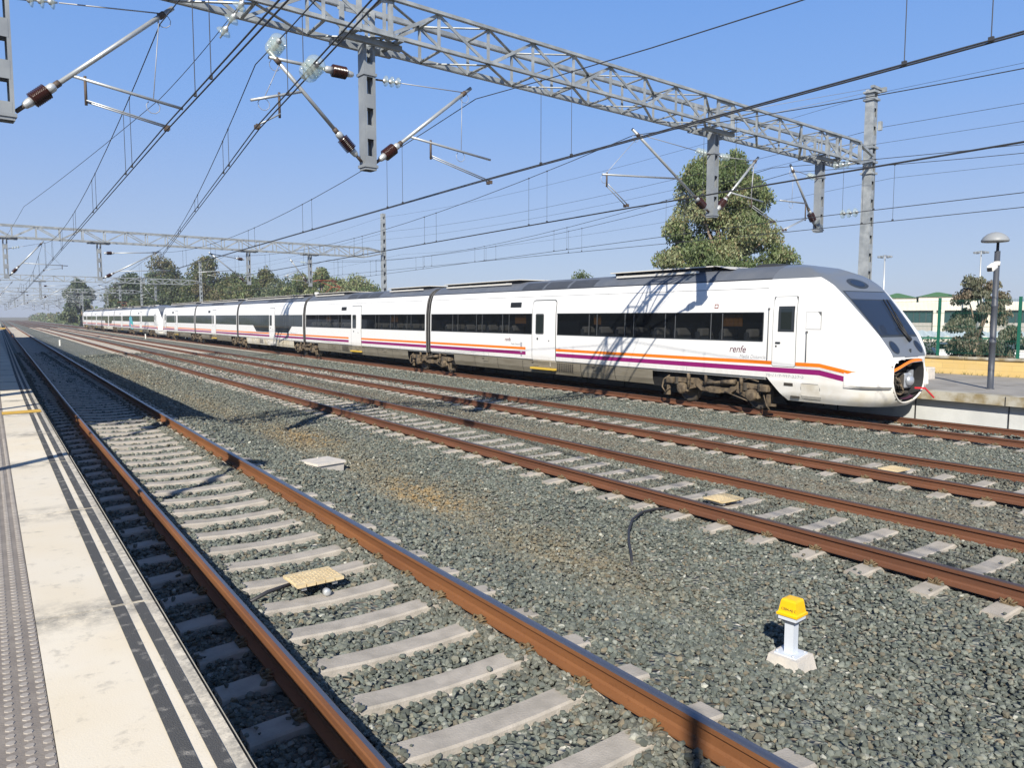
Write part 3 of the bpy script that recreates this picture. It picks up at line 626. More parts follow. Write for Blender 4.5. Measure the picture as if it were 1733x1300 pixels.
def gantry(ym, posts, arms, zb, zt, label, detail, mast_top=10.15, x0=-6.0, xm=25.7, slope=.1):
    Yc = lambda X: ym + slope * (X - xm)
    P = lambda X, z, o=0.0: Vector((X, Yc(X) + o, z))
    yaw = math.atan(slope)
    g = empty('overhead_gantry', (xm, ym, .2), label, 'gantry', 'lattice gantries carrying the overhead wires')
    for mx in (xm, x0):
        m = MB(); z0 = .2 if mx > 0 else PZ
        lattice_post(m, mx, Yc(mx), z0, mast_top if mx > 0 else zt + .6, .36, .36, .29, fl=.085, pitch=.62, hole=.30, yaw=yaw)
        if detail and mx > 0:
            for z in (zb - .1, zb + .28, zt + .1, mast_top - .1, mast_top - .35): m.box((mx, Yc(mx), z), (.42, .42, .07), rz=yaw)
            m.box((mx + .15, Yc(mx) - .1, mast_top + .05), (.75, .12, .08), rz=yaw); m.box((mx + .45, Yc(mx) - .1, mast_top + .03), (.1, .3, .16), rz=yaw)
            m.box((mx + .25, Yc(mx) - .2, zt + .85), (.12, .12, .30), rz=yaw)
        m.build('mast', M['galv'], g)
    # box truss with four chords
    hw = .40; c = .085 if detail else .09; t = .012; m = MB(); xa, xb = x0 + .3, xm - 1.55
    ch = [(-hw, zb), (hw, zb), (-hw, zt), (hw, zt)]
    for o, z in ch:
        if detail: m.angle(P(xa, z, o), P(xb, z, o), c, t, 0, flip=1 if o < 0 else -1)
        else: m.beam(P(xa, z, o), P(xb, z, o), c * .8, c * .8)
    for z in (zb, zt):
        for o in (-hw, hw):
            m.beam(P(xb, z, o), P(xm - .2, (zb + zt) / 2 + (.12 if z == zt else -.02), o * .55), c, c)
    n = int((xb - xa) / 1.18); s = (xb - xa) / n; bw = .06
    for i in range(n + 1):
        X = xa + i * s
        for o in (-hw, hw): m.beam(P(X, zb, o), P(X, zt, o), bw, t * 2, up=(0, 1, 0))
        if detail or i % 2 == 0:
            for z in (zb, zt): m.beam(P(X, z, -hw), P(X, z, hw), bw, t * 2)
        if i < n:
            X2 = X + s; a, b = (zb, zt) if i % 2 == 0 else (zt, zb)
            for o in (-hw, hw): m.beam(P(X, a, o * .985), P(X2, b, o * .985), bw, t * 1.5, up=(0, 1, 0))
            if detail:
                o1 = -hw if i % 2 == 0 else hw
                for z in (zb - .02, zt + .02): m.beam(P(X, z, o1), P(X2, z, -o1), bw, t * 1.5)
                if i % 3 == 1: m.box(P(X + s * .5, (zb + zt) / 2, 0), (.02, .5, .02), rz=yaw)
    if detail:
        for px in posts + [xb - .2]:
            for o in (-hw, hw):
                for dx in (-.32, .32): m.beam(P(px + dx, zb - .02, o), P(px + dx, zt + .06, o), .09, .05, up=(0, 1, 0))
                for z in (zb + .05, zt): m.box(P(px, z, o * 1.03), (.8, .012, .13), rz=yaw)
    m.build('truss_beam', M['galv'], g)
    for px in posts:
        m = MB(); lattice_post(m, px, Yc(px), zb - 2.35, zb - .09, .235, .225, yaw=yaw, pitch=.56, hole=.31, fl=.052)
        for z in (zb - 2.28, zb - .62) if detail else (): m.box((px, Yc(px), z), (.28, .27, .05), rz=yaw)
        for o in (-.22, .22): m.box(P(px, zb - .075, o), (1.25, .10, .10), rz=yaw)
        for dx in (-.45, .45): m.box(P(px + dx, zb - .02, 0), (.10, 1.0, .05), rz=yaw)
        m.build('drop_post', M['galv_dark'], g)
    for a in arms:
        px, s = posts[a['post']], a['s']; r = .036 if detail else .04
        A = P(px + s * .14, zb - 2.2); E = P(a['xe'], a['ze']); d = (E - A); L = d.length; d /= L
        m = MB(); m.lathe([(0, .03), (.2, .03)], A, A + d, 8, 2); m.tube([A + d * .66, E + d * .18], r, 10, 0)
        for f in (.70, L - .05): m.lathe([(-.05, r + .012), (.05, r + .012)], A + d * f, A + d * (f + 1), 8, 2)
        # stay
        B = P(px + s * .13, zb - .66); 
        if a['stay'] == 'rigid': e = (E - B).normalized(); m.tube([B + e * .70, E + e * .12], .030, 8, 0)
        else: m.tube([B + (E - B).normalized() * .62, E], .010, 6, 1); m.tube([B, B + (E - B).normalized() * .22], .018, 6, 2)
        # registration tube and steady rods
        f0 = A + d * a.get('f', .95); Rg = P(a['xr'], a['zr']); m.tube([f0, Rg], .024, 8, 0)
        xc, zc = a['xc'], a['zc']; K = P(a['xk'], a['zk']); up = Vector((0, 0, .12))
        kk = f0 + (Rg - f0) * ((a['xk'] - f0.x) / (Rg.x - f0.x) if abs(Rg.x - f0.x) > .01 else 0)
        m.tube([kk + Vector((0, 0, .05)), K - Vector((0, 0, .06))], .022, 6, 2)
        for o in (-.05, .05): m.tube([K + Vector((0, o, 0)), P(xc, zc + .05, o)], .012, 6, 0); m.box(P(xc, zc + .03, o), (.07, .04, .07), 2)
        hp = kk if a.get('hang') is None else f0 + (Rg - f0) * a['hang']
        m.tube([E - d * .1, hp], .007 if a.get('hangr') is None else a['hangr'], 5, 1)
        if detail:
            for q in (hp, E): m.tube([q + Vector((math.sin(b) * .1, .03, -.1 + math.cos(b) * .1)) for b in [i * .7 for i in range(9)]], .006, 4, 1, cap=False)
        o = m.build('cantilever', [M['tube'], M['wire_light'], M['fitting']], g)
        m = MB(); ribbed(m, A + d * .13, A + d * .68, 0, 1); m.build('ribbed_insulator', [M['porcelain'], M['cap']], o)
        m = MB(); e = (E - B).normalized()
        if a['stay'] == 'rigid': ribbed(m, B + e * .15, B + e * .72, 0, 1); m.build('ribbed_insulator', [M['porcelain'], M['cap']], o)
        else: discs(m, B + e * .2, B + e * .60, 3, 0, 1, .10); m.build('glass_insulator', [M['glass_disc'], M['cap']], o)
    if detail:
        m = MB()
        for z in (mast_top, mast_top - .12): m.tube([P(xm - .2, z), P(18.0 + (mast_top - z) * 8, zt + .1, .2)], .008, 5)
        m.build('mast_stay', M['wire_light'], g)
    return g

A1 = [dict(post=0, s=1, xe=2.52, ze=7.02, stay='glass', f=.95, xr=2.75, zr=5.62, xk=1.38, zk=5.50, xc=2.50, zc=5.25, hang=.72),
      dict(post=1, s=-1, xe=4.30, ze=6.72, stay='rigid', f=1.55, xr=3.85, zr=5.95, xk=4.35, zk=5.80, xc=3.95, zc=5.50, hang=.75),
      dict(post=1, s=1, xe=8.30, ze=6.88, stay='glass', f=.98, xr=8.95, zr=5.62, xk=7.45, zk=5.50, xc=8.92, zc=5.12, hang=.62),
      dict(post=2, s=-1, xe=13.55, ze=6.85, stay='glass', f=1.55, xr=12.35, zr=5.72, xk=12.5, zk=5.50, xc=13.2, zc=5.03, hang=.97),
      dict(post=2, s=1, xe=18.75, ze=6.85, stay='glass', f=.95, xr=19.2, zr=5.72, xk=18.6, zk=5.55, xc=19.75, zc=5.15, hang=.62, hangr=.016),
      dict(post=3, s=-1, xe=20.75, ze=6.85, stay='glass', f=.95, xr=20.1, zr=5.85, xk=21.6, zk=5.42, xc=20.4, zc=4.95, hang=.55)]
A2 = [dict(post=0, s=1, xe=2.9, ze=6.6, stay='glass', f=1.0, xr=4.2, zr=5.35, xk=3.9, zk=5.2, xc=2.95, zc=5.0, hang=.85),
      dict(post=1, s=1, xe=9.2, ze=6.4, stay='rigid', f=1.0, xr=10.0, zr=5.3, xk=9.6, zk=5.15, xc=9.1, zc=4.95, hang=.85),
      dict(post=2, s=-1, xe=12.6, ze=6.5, stay='rigid', f=1.3, xr=11.7, zr=5.25, xk=12.3, zk=5.1, xc=13.6, zc=4.85, hang=.85),
      dict(post=3, s=-1, xe=18.2, ze=6.3, stay='glass', f=1.2, xr=17.6, zr=5.15, xk=17.9, zk=5.0, xc=20.2, zc=4.75, hang=.7)]
GY = [15.62, 55.4, 117.0, 168.0, 222.0, 280.0, 338.0]
gantry(GY[0], [.35, 6.05, 16.7, 22.4], A1, 7.40, 8.07, 'nearest lattice gantry with large cantilevers spanning all four tracks overhead', True)
glab = ['second lattice gantry, crossing the sky behind the near one', 'third lattice gantry, its mast rising in front of the trees', 'fourth lattice gantry, left of the third and smaller', 'fifth lattice gantry, further down the line by the lone tree', 'sixth lattice gantry, small near the rear end of the second train', 'seventh lattice gantry, smallest and furthest down the line']
for y, lb in zip(GY[1:], glab): gantry(y, [1.1, 5.9, 15.1, 19.6], A2, 6.86, 7.53, lb, False, mast_top=10.25)

# ------------------------------------------------------------------ overhead wires
GYc = lambda i, X: GY[i] + .1 * (X - 25.7)
def overhead(sup, label, dz=1.0, droppers=True, contacts=2, r=.0105):
    """sup: (Y, X, z messenger, z contact) at each support"""
    root = empty('overhead_line', (sup[1][1], sup[1][0], sup[1][3]), label, 'overhead wires', 'overhead lines along the tracks')
    mp, cp, dr = [], [], []
    for (y0, x0, m0, c0), (y1, x1, m1, c1) in zip(sup, sup[1:]):
        L = y1 - y0; n = 16 if y0 < 60 else 8; sag = dz * min(1.0, (L / 42) ** 2)
        f = lambda u: (x0 + (x1 - x0) * u, y0 + L * u, m0 + (m1 - m0) * u - 4 * sag * u * (1 - u))
        h = lambda u: (x0 + (x1 - x0) * u, y0 + L * u, c0 + (c1 - c0) * u)
        mp += [f(i / n) for i in range(n)]; cp += [h(i / n) for i in range(n)]
        if droppers and y0 < 120:
            k = 6 if y0 < 60 else 4
            for j in range(k):
                for e in (-.45, .45):
                    u = (j + .6) / k + e / L
                    if 0 < u < 1: dr.append((f(u), h(u)))
    mp.append(sup[-1][1::-1] + (sup[-1][2],)); cp.append(sup[-1][1::-1] + (sup[-1][3],))
    MB().tube(mp, [r * .85 * (1 if p[1] < 60 else 1.3) for p in mp], 6).build('messenger_wire', M['wire'], root)
    for o in ((-.035, .035) if contacts == 2 else (0,)):
        MB().tube([(p[0] + o, p[1], p[2]) for p in cp], [r * (1 if p[1] < 60 else 1.3) for p in cp], 6).build('contact_wire', M['wire'], root)
    for a, b in dr:
        m = MB(); a, b = Vector(a), Vector(b); m.tube([a, b], .0058, 4, cap=False)
        m.box(a, (.02, .04, .04)); m.box(b + Vector((0, 0, .02)), (.03, .05, .05)); m.build('dropper', M['wire'], root, recalc=False)
    return root
T1 = [(-27, 2.2, 6.9, 5.25), (GYc(0, 2.5), 2.46, 6.86, 5.25), (GYc(1, 3), 2.95, 6.62, 5.05)] + [(GYc(i, 3), 2.46 + bend(TR[0]['b'], GY[i]) + .2 * (-1) ** i, 6.5, 5.0) for i in (2, 3, 4, 5, 6)]
overhead(T1, 'twin overhead wires with droppers above the track nearest the platform')
X1 = [(-27, .2, 6.9, 5.5), (GYc(0, 4), 3.95, 6.55, 5.50), (GYc(1, 9), 8.9, 6.45, 5.35)]
lo = overhead(X1, 'twin overhead wires crossing over from the first to the second track, with glass insulators')
m = MB(); fr = lambda u, z: Vector((.2 + 3.75 * u, -27 + (GYc(0, 4) + 27) * u, z))
for u, z, n in ((.905, None, 3), (.955, None, 3)):
    zz = 6.9 + (6.55 - 6.9) * u - 4 * u * (1 - u) if u > .94 else 5.5
    p = fr(u, zz); d = Vector((3.75, 41, 0)).normalized(); m = MB(); discs(m, p, p + d * .5, n, 0, 1, .13); m.build('glass_insulator', [M['glass_disc'], M['cap']], lo, recalc=False)
T2 = [(-27, 8.5, 6.9, 5.1), (GYc(0, 9), 8.6, 6.82, 5.12), (GYc(1, 9), 9.1, 6.42, 5.0)] + [(GYc(i, 9), 8.81 + bend(TR[1]['b'], GY[i]) + .2 * (-1) ** i, 6.4, 4.9) for i in (2, 3, 4, 5, 6)]
overhead(T2, 'twin overhead wires with droppers above the second track')
T3 = [(-27, 13.4, 6.8, 5.0), (GYc(0, 13.4), 13.4, 6.78, 5.03), (GYc(1, 13.4), 13.6, 6.45, 4.9)] + [(GYc(i, 13), 13.7 + bend(TR[2]['b'], GY[i]) + .2 * (-1) ** i, 6.4, 4.85) for i in (2, 3, 4, 5, 6)]
overhead(T3, 'twin overhead wires with droppers above the third track')
T4 = [(-27, 19.8, 6.8, 5.1), (GYc(0, 19.5), 19.6, 6.75, 5.15), (GYc(1, 19), 20.6, 6.35, 4.85)] + [(GYc(i, 20), 20.5 + .2 * (-1) ** i, 6.3, 4.8) for i in (2, 3, 4, 5, 6)]
overhead(T4, 'overhead wires above the white train on the fourth track', contacts=1)
T5 = [(-27, 21.2, 6.8, 5.0), (GYc(0, 20.6), 20.7, 6.75, 4.95), (GYc(1, 20.9), 20.9, 6.5, 5.3)]
lo = overhead(T5, 'second set of overhead wires above the train, ending at the near gantries', contacts=1)
for a_, b_ in (((20.78, 13.2, 6.73), (20.76, 13.75, 6.73)), ((19.67, 12.2, 5.15), (19.66, 12.75, 5.15))): m = MB(); discs(m, a_, b_, 3, 0, 1); m.build('glass_insulator', [M['glass_disc'], M['cap']], lo, recalc=False)
def span_wire(pts, label, r=.008, sag=.5):
    out = []
    for a, b in zip(pts, pts[1:]):
        for i in range(10): u = i / 10; p = Vector(a).lerp(Vector(b), u); p.z -= 4 * sag * u * (1 - u); out.append(p)
    out.append(Vector(pts[-1])); MB().tube(out, r, 6).build('span_wire', M['wire'], label=label, cat='wire')
span_wire([(26.1, -30, 8.9), (26.1, 15.4, 8.9), (26.1, 55.2, 8.9), (26.1, 117, 8.9), (26.1, 168, 8.9)], 'single earth wire running from mast to mast behind the train')
span_wire([(25.4, -30, 9.9), (25.4, 15.4, 9.9), (25.4, 55.2, 9.9), (25.4, 117, 9.7)], 'thin wire joining the tops of the right hand masts', .006)
span_wire([(24.4, -30, 8.1), (24.4, 15.4, 8.0), (24.4, 55.2, 8.1), (24.4, 117, 8.1)], 'thin grey feeder wire passing just left of the right hand masts', .006)
span_wire([(27.2, -30, 7.2), (27.2, 15.6, 7.3), (27.2, 55.2, 7.2), (27.2, 117, 7.2)], 'lowest thin wire passing behind the right hand masts', .006)
span_wire([(3.6, 12.9, 7.3), (2.9, 16, 6.4), (1.2, 30, 5.9), (1.0, 53, 6.6)], 'thin stay wire with a glass insulator sloping down over the first track', .006, .05)
m = MB(); discs(m, (3.62, 12.85, 7.32), (3.35, 13.3, 6.82), 3, 0, 1, .12); m.build('hanging_insulator', [M['glass_disc'], M['cap']], recalc=False, label='string of clear glass insulator discs hanging under the gantry at top left', cat='insulator')

# ------------------------------------------------------------------ train
XC, RZ = 20.5, -.52
PROF = [(1.40, .98), (1.455, 1.06), (1.47, 1.22), (1.47, 1.37), (1.47, 1.44), (1.47, 1.55), (1.47, 2.11), (1.45, 2.98), (1.40, 3.42), (1.345, 3.69), (1.25, 3.94), (1.225, 3.985), (1.06, 4.15), (.82, 4.30), (.45, 4.39), (0, 4.42)]
def prof_d(z):
    return float(np.interp(z, [p[1] for p in PROF], [p[0] for p in PROF]))
def side(y, z, o=0.0): return (XC - prof_d(z) - o, y, RZ + z)
def side_panel(m, y0, y1, z0, z1, o, mi=0, rad=0.0, thick=.02):
    """panel following the body side, with rounded corners and returned edges"""
    zs = sorted(set([z0, z1] + [p[1] for p in PROF if z0 < p[1] < z1] + ([z0 + rad * k for k in (.3, .65, 1)] + [z1 - rad * k for k in (.3, .65, 1)] if rad else [])))
    rows = []
    for z in zs:
        e = 0.0
        for zc, sgn in ((z0 + rad, -1), (z1 - rad, 1)):
            if rad and (z - zc) * sgn > 0: e = rad - math.sqrt(max(rad * rad - (z - zc) ** 2, 0))
        rows.append((y0 + e, y1 - e, z))
    vs = []
    for a, b, z in rows: vs += [side(a, z, o), side(b, z, o), side(a, z, o - thick), side(b, z, o - thick)]
    fs = []
    for i in range(len(rows) - 1):
        k, l = 4 * i, 4 * i + 4; fs += [(k, k + 1, l + 1, l), (k, l, l + 2, k + 2), (k + 1, k + 3, l + 3, l + 1)]
    e = 4 * (len(rows) - 1); fs += [(0, 2, 3, 1), (e, e + 1, e + 3, e + 2)]
    return m.add(vs, fs, mi)
def panes_between(y0, y1):
    out = []; y = y0; wide = True; k = (y1 - y0); n = max(1, round(k / 2.13)); s = k / n
    for i in range(n): out += [(y, y + s * .77), (y + s * .77, y + s)] if i < n - 1 else [(y, y + s)]; y += s
    return out
def make_train():
    root = empty('passenger_train', (XC, 10.75, RZ), 'white electric train with orange and purple stripes, its open nose towards the right', 'train', 'white trains on the fourth track')
    cars = [(14.6, 35.45), (35.95, 54.4), (54.95, 72.3), (72.9, 89.75), (90.35, 106.4)]
    doors = [(24.81, 26.40), (44.42, 45.91), (61.6, 63.0), (80.7, 82.2), (99.4, 100.9)]
    for ci, ((ya, yb), (da, db)) in enumerate(zip(cars, doors)):
        near = ci < 2; low = ci == 2
        wr = [(ya + (.12 if ci else .08), da - .06), (db + .06, yb - .08)]
        if ci == 0: wr[0] = (14.71, da - .1)
        ys = sorted(set([ya, yb, da - .02, db + .02] + [v for w in wr for v in w] + ([db + .5] if not low else []) + list(np.arange(ya + 2, yb - 1, 3.0))))
        # body
        m = MB(); pr = PROF; n = len(pr)
        vs = []
        for y in ys: vs += [(XC - d, y, RZ + z) for d, z in pr] + [(XC + d, y, RZ + z) for d, z in pr[-2::-1]]
        k = 2 * n - 1
        for c in range(len(ys) - 1):
            yc = (ys[c] + ys[c + 1]) / 2
            for j in range(k - 1):
                jj = j if j < n - 1 else k - 2 - j; nearside = j < n - 1
                inw = any(a <= yc <= b for a, b in wr); indoor = da - .02 <= yc <= db + .02 + (.48 if not low else 0)
                mi = 0
                if jj == 2: mi = 0 if indoor else 2
                elif jj == 4: mi = 0 if indoor else 1
                elif jj == 6 and inw:
                    if near and nearside: continue
                    mi = 3
                elif jj >= 10: mi = 4
                if jj == 10: mi = 5
                b = c * k + j; b2 = b + k; m.f.append((b, b + 1, b2 + 1, b2)); m.m.append(mi); m.sm.append(jj > 6)
        m.v = vs
        for y, e in ((ys[0], 0), (ys[-1], 1)):
            b = len(m.v); m.v += [(XC - d, y, RZ + z) for d, z in pr] + [(XC + d, y, RZ + z) for d, z in pr[-2::-1]]; m.f.append(tuple(range(b, b + k))); m.m.append(6); m.sm.append(False)
        # crease along the cantrail and thin dark line at the sill
        for a, b in ((ya + .02, yb - .02),): m.beam(side(a, 3.69, .002), side(b, 3.69, .002), .012, .012, 7); m.beam(side(a, 1.05, .004), side(b, 1.05, .004), .014, .012, 7)
        for yj in np.arange(ya + 3.1, yb - 1, 4.05):
            if not da - .4 < yj < db + .4:
                for za, zb_ in ((2.985, 3.42), (3.42, 3.68), (1.06, 1.21), (1.56, 2.10)): m.beam(side(yj, za, -.004), side(yj, zb_, -.004), .007, .012, 7)
        body = m.build('carriage', [M['white'], M['orange'], M['purple'], M['frame_dark'], M['roof_grey'], M['roof_dark'], M['interior'], M['div']], root)
        # windows
        for a, b in wr:
            for p, q in panes_between(a, b):
                m = MB(); side_panel(m, p + .016, q - .016, 2.135, 2.955, .004, 0, .03, .012); m.build('window', M['pane' if near else 'pane_far'], body)
            if near:
                m = MB()
                for p, q in panes_between(a, b): m.beam(side(p, 2.13, -.012), side(p, 2.96, -.012), .03, .03, 0)
                m.beam(side(a, 2.122, -.004), side(b, 2.122, -.004), .03, .03, 1); m.beam(side(a, 2.968, -.004), side(b, 2.968, -.004), .03, .03, 1)
                m.build('window_frame', [M['div'], M['frame_dark']], body)
        if near:
            m = MB(); m.box((XC + .35, (ya + yb) / 2, RZ + 2.3), (.04, yb - ya - .3, 2.2)); m.box((XC - .5, (ya + yb) / 2, RZ + 1.25), (1.7, yb - ya - .3, .05)); m.box((XC - .5, (ya + yb) / 2, RZ + 3.3), (1.7, yb - ya - .3, .05))
            m.build('cabin', M['interior'], body)
            y = ya + .8; i = 0
            while y < yb - .8:
                if not (da - .9 < y < db + .9):
                    m = MB(); x = XC - 1.02
                    m.rbox((x, y, RZ + 1.9), (.78, .16, .95), .05, 2, 0); m.rbox((x, y - .03, RZ + 2.34), (.62, .20, .26), .05, 2, 1); m.rbox((x, y + (.27 if i % 2 else -.27), RZ + 1.55), (.78, .45, .16), .05, 2, 0)
                    m.build('seat', [M['seat'], M['headrest']], body)
                y += .98; i += 1
            for yy_ in ((16.4, 15.6), (22.6, 22.2), (27.9, 27.1)) if ci == 0 else ((40.5, 39.6), (50.6, 49.8)):
                m = MB(); y0, y1 = yy_[1], yy_[0]; vs = [(XC - 1.30 + .02 * math.sin(j * 2.1), y0 + (y1 - y0) * j / 14, RZ + z) for z in (2.55, 2.92) for j in range(15)]
                m.add(vs, [(j, j + 1, 16 + j, 15 + j) for j in range(14)], 0, True); m.build('curtain', M['blind'], body)
        if low:   # deeper glazing beside the door of the middle carriage
            for a, b in ((da - 4.2, da - .1), (db + .1, db + 4.6)):
                m = MB(); zs = (2.12, 1.62); e = .9
                outer = (a, b); vs = [side(a if a < da else a, 2.12, .004), side(b, 2.12, .004), side(b - (e if a > da else 0), 1.6, .004), side(a + (e if a < da else 0), 1.6, .004)]
                m.add(vs, [(0, 1, 2, 3)]); m.build('low_window', M['pane_far'], body)
        # door
        m = MB(); z0, z1 = (.80 if not low else .72), 3.50
        side_panel(m, da - .035, db + .035, z0 - .04, z1 + .045, .008, 1, .16); side_panel(m, da, db, z0, z1, .016, 0, .14)
        wy = (da + db) / 2; side_panel(m, wy - .02, wy + .56, 2.12, 2.97, .021, 1, .07, .01); side_panel(m, wy + .03, wy + .51, 2.17, 2.92, .024, 2, .05, .01)
        m.lathe([(0, .055), (.012, .05)], side(db - .38, 1.93, .016), side(db - .38, 1.93, 1.016), 10, 1); m.lathe([(0, .03), (.012, .028)], side(da + .42, 1.86, .016), side(da + .42, 1.86, 1.016), 8, 1)
        m.build('door', [M['white'], M['gasket'], M['pane_far']], body)
        m = MB(); m.box((XC - 1.50, wy, RZ + z0 - .10), (.14, db - da + .06, .08)); m.build('door_step', M['step' if not low else 'skirt_pale'], body)
        # displays
        if ci in (0, 1, 3, 4):
            m = MB(); y = db + 1.3; side_panel(m, y - .42, y + .42, 3.24, 3.47, .006, 0, .03); side_panel(m, y - .36, y + .36, 3.28, 3.43, .010, 1, .01); m.build('display', [M['frame_dark'], M['black']], body)
        # roof: pale fairing edge, louvred panels
        m = MB(); ra, rb = ya + (2.6 if ci == 0 else .7), yb - .4
        segs = [(ra, wy - 3.4), (wy + 2.6, rb)] if ci in (0, 1) else [(ra, rb)]
        for a, b in segs:
            m = MB(); z = RZ + 4.50
            m.add([(XC - .86, a, z), (XC - .86, b, z), (XC + .86, b, z), (XC + .86, a, z), (XC - .86, a, z - .035), (XC - .86, b, z - .035), (XC + .86, b, z - .035), (XC + .86, a, z - .035)], [(0, 1, 2, 3), (0, 4, 5, 1), (4, 7, 6, 5), (2, 6, 7, 3), (1, 5, 6, 2), (0, 3, 7, 4)], 0)
            if ci == 0 and a == ra: m.add([(XC - .86, a, z - .001), (XC + .86, a, z - .001), (XC + .7, a - .75, z - .13), (XC - .9, a - .75, z - .15)], [(0, 1, 2, 3)], 0)
            m.box((XC, (a + b) / 2, RZ + 4.40), (1.45, b - a - .3, .14), 1)  # black core: the shadow gap below the fairing, put into the colour
            m.beam((XC - .98, a + .5, RZ + 4.31), (XC - .98, b - .5, RZ + 4.31), .05, .07, 0)
            for k in range(int((b - a) / 1.6)): m.box((XC - .93, a + .9 + k * 1.6, RZ + 4.345), (.10, .06, .05), 2)
            m.build('roof_fairing', [M['fairing'], M['black'], M['roof_grey']], body)
        m = MB()
        for k in range(3):
            y0 = wy - 2.9 + k * 1.65
            for (z0_, z1_) in ((4.0, 4.15), (4.16, 4.29)):
                for h in range(7):
                    za = z0_ + (z1_ - z0_) * h / 7; zb_ = za + (z1_ - z0_) / 7 * .7
                    m.add([side(y0 + .05, za, .012), side(y0 + 1.55, za, .012), side(y0 + 1.55, zb_, .02), side(y0 + .05, zb_, .02)], [(0, 1, 2, 3)], h % 2)
        m.build('roof_louvre', [M['roof_dark'], M['roof_grey']], body)
        # skirt between the bogies
        s0, s1 = (19.3 if ci == 0 else ya + 2.2), (yb - 2.35 if ci < 4 else 102.0); sps = {-1: MB(), 1: MB()}; sp = sps[-1]
        for k, (a, b) in enumerate([(s0 + (s1 - s0) * j / 7, s0 + (s1 - s0) * (j + 1) / 7) for j in range(7)]):
            for sg in (-1, 1):
                x = XC + sg * 1.43; sps[sg].add([(x, a + .012, RZ + 1.04), (x, b - .012, RZ + 1.04), (x - sg * .02, b - .012, RZ + .70), (x - sg * .09, b - .012, RZ + .50), (x - sg * .09, a + .012, RZ + .50), (x - sg * .02, a + .012, RZ + .70)], [(0, 1, 2, 5), (5, 2, 3, 4)])
            if k in (1, 3, 5): sp.box((XC - 1.437, (a + b) / 2, RZ + .88), (.012, .42, .16), 0); sp.box((XC - 1.445, (a + b) / 2 + .2, RZ + .92), (.02, .14, .03), 1)
            if k == (2 if ci == 0 else 4):
                for u in range(9):
                    for v_ in range(6): sp.box((XC - 1.436, a + .5 + u * .12, RZ + .68 + v_ * .055), (.01, .07, .025), 1)
        for sp in sps.values(): sp.build('skirt', [M['skirt_pale' if low else 'skirt'], M['bogie_dark']], body, recalc=False)
        m = MB(); m.box((XC, (ya + yb) / 2, RZ + .72), (2.3, yb - ya - .6, .55)); m.build('underframe', M['black'], body)
        # lettering
        if ci == 0:
            m = MB(); y = db + .82; side_panel(m, y - .07, y + .07, 1.55, 1.75, .003, 0); side_panel(m, y - .06, y + .06, 1.14, 1.22, .003, 0); side_panel(m, y - .06, y + .06, 1.30, 1.36, .003, 0); m.build('pictogram', M['ink_grey'], body)
            m = MB(); side_panel(m, 16.45, 16.6, 3.10, 3.24, .003, 0); side_panel(m, 16.48, 16.57, 3.13, 3.21, .005, 1); m.build('emergency_sticker', [M['red'], M['white']], body)
            for (tx, sz, yy_, z, mt, sh) in (('renfe', .30, 15.95, 1.76, 'ink_maroon', .25), ('Media Distancia', .15, 15.55, 1.60, 'ink_grey', .2), ('renfe', .22, 28.5, 1.78, 'ink_maroon', .25), ('Media Distancia', .11, 28.0, 1.63, 'ink_grey', .2), ('96-71-9-449-539-5', .17, 14.58, 1.10, 'ink_grey', 0)):
                lettering(tx, sz, side(yy_, z, .006), M[mt], body, sh)
        if ci < 4:
            m = MB(); n_ = len(PROF)
            for gy, s_ in ((yb - .02, 1.0),):
                g0, g1 = yb - .03, cars[ci + 1][0] + .03
                for k_ in range(5):
                    a, b = g0 + (g1 - g0) * k_ / 5, g0 + (g1 - g0) * (k_ + 1) / 5; o = .0 if k_ % 2 == 0 else -.05
                    pr2 = [(d + o - .03, z) for d, z in PROF[:-1]] + [(0, 4.40)]
                    ring = lambda y: [(XC - d, y, RZ + z) for d, z in pr2] + [(XC + d, y, RZ + z) for d, z in pr2[-2::-1]]
                    L = 2 * n_ - 1; m.add(ring(a) + ring(b), [(j, j + 1, L + j + 1, L + j) for j in range(L - 1)])
            m.build('gangway', M['gang'], root)
    # pantograph
    pg = MB(); b = Vector((XC, 53.0, RZ + 4.45)); t_ = Vector((XC, 54.0, RZ + 5.05))
    for s in (-1, 1):
        pg.tube([b + Vector((s * .35, .3, .1)), Vector((XC + s * .30, 52.0, RZ + 4.92))], .03, 6); pg.tube([Vector((XC + s * .28, 52.0, RZ + 4.92)), Vector((XC + s * .45, 54.2, RZ + 5.42))], .025, 6)
        pg.tube([b + Vector((s * .6, -.5, 0)), b + Vector((s * .6, .7, 0))], .04, 6)
    for y in (54.05, 54.4): pg.tube([(XC - .85, y, RZ + 5.36), (XC - .6, y, RZ + 5.46), (XC + .6, y, RZ + 5.46), (XC + .85, y, RZ + 5.36)], .03, 6)
    pg.tube([Vector((XC - .35, 52.0, RZ + 4.92)), Vector((XC + .35, 52.0, RZ + 4.92))], .03, 6); pg.build('pantograph', M['red'], root)
    m = MB(); m.lathe([(0, .16), (.2, .16)], (XC - .6, 54.3, RZ + 4.4), (XC - .6, 54.3, RZ + 5.4), 10); m.build('roof_insulator', M['white'], root)
    m = MB(); m.prism([(15.95, RZ + 4.38), (15.7, RZ + 4.47), (15.2, RZ + 4.475), (14.75, RZ + 4.40), (14.75, RZ + 4.36)], 'x', XC - .45, XC + .45, 0); m.build('roof_pod', M['roof_dark'], root)
    # bogies
    for by, motor in ((16.62, True), (35.7, False), (54.67, False), (72.6, False), (90.05, False), (104.4, True)): make_bogie(root, by, 1.42 if motor else 1.40)
    c1 = make_cab(root); c2 = copy_tree(c1, root)
    c2.location = Vector((XC, 106.4, RZ)) - root.location; c2.rotation_euler = (0, 0, math.pi)
    for o in list(c2.children):
        if o.name.startswith(('coupler', 'strap')): bpy.data.objects.remove(o)
    return root
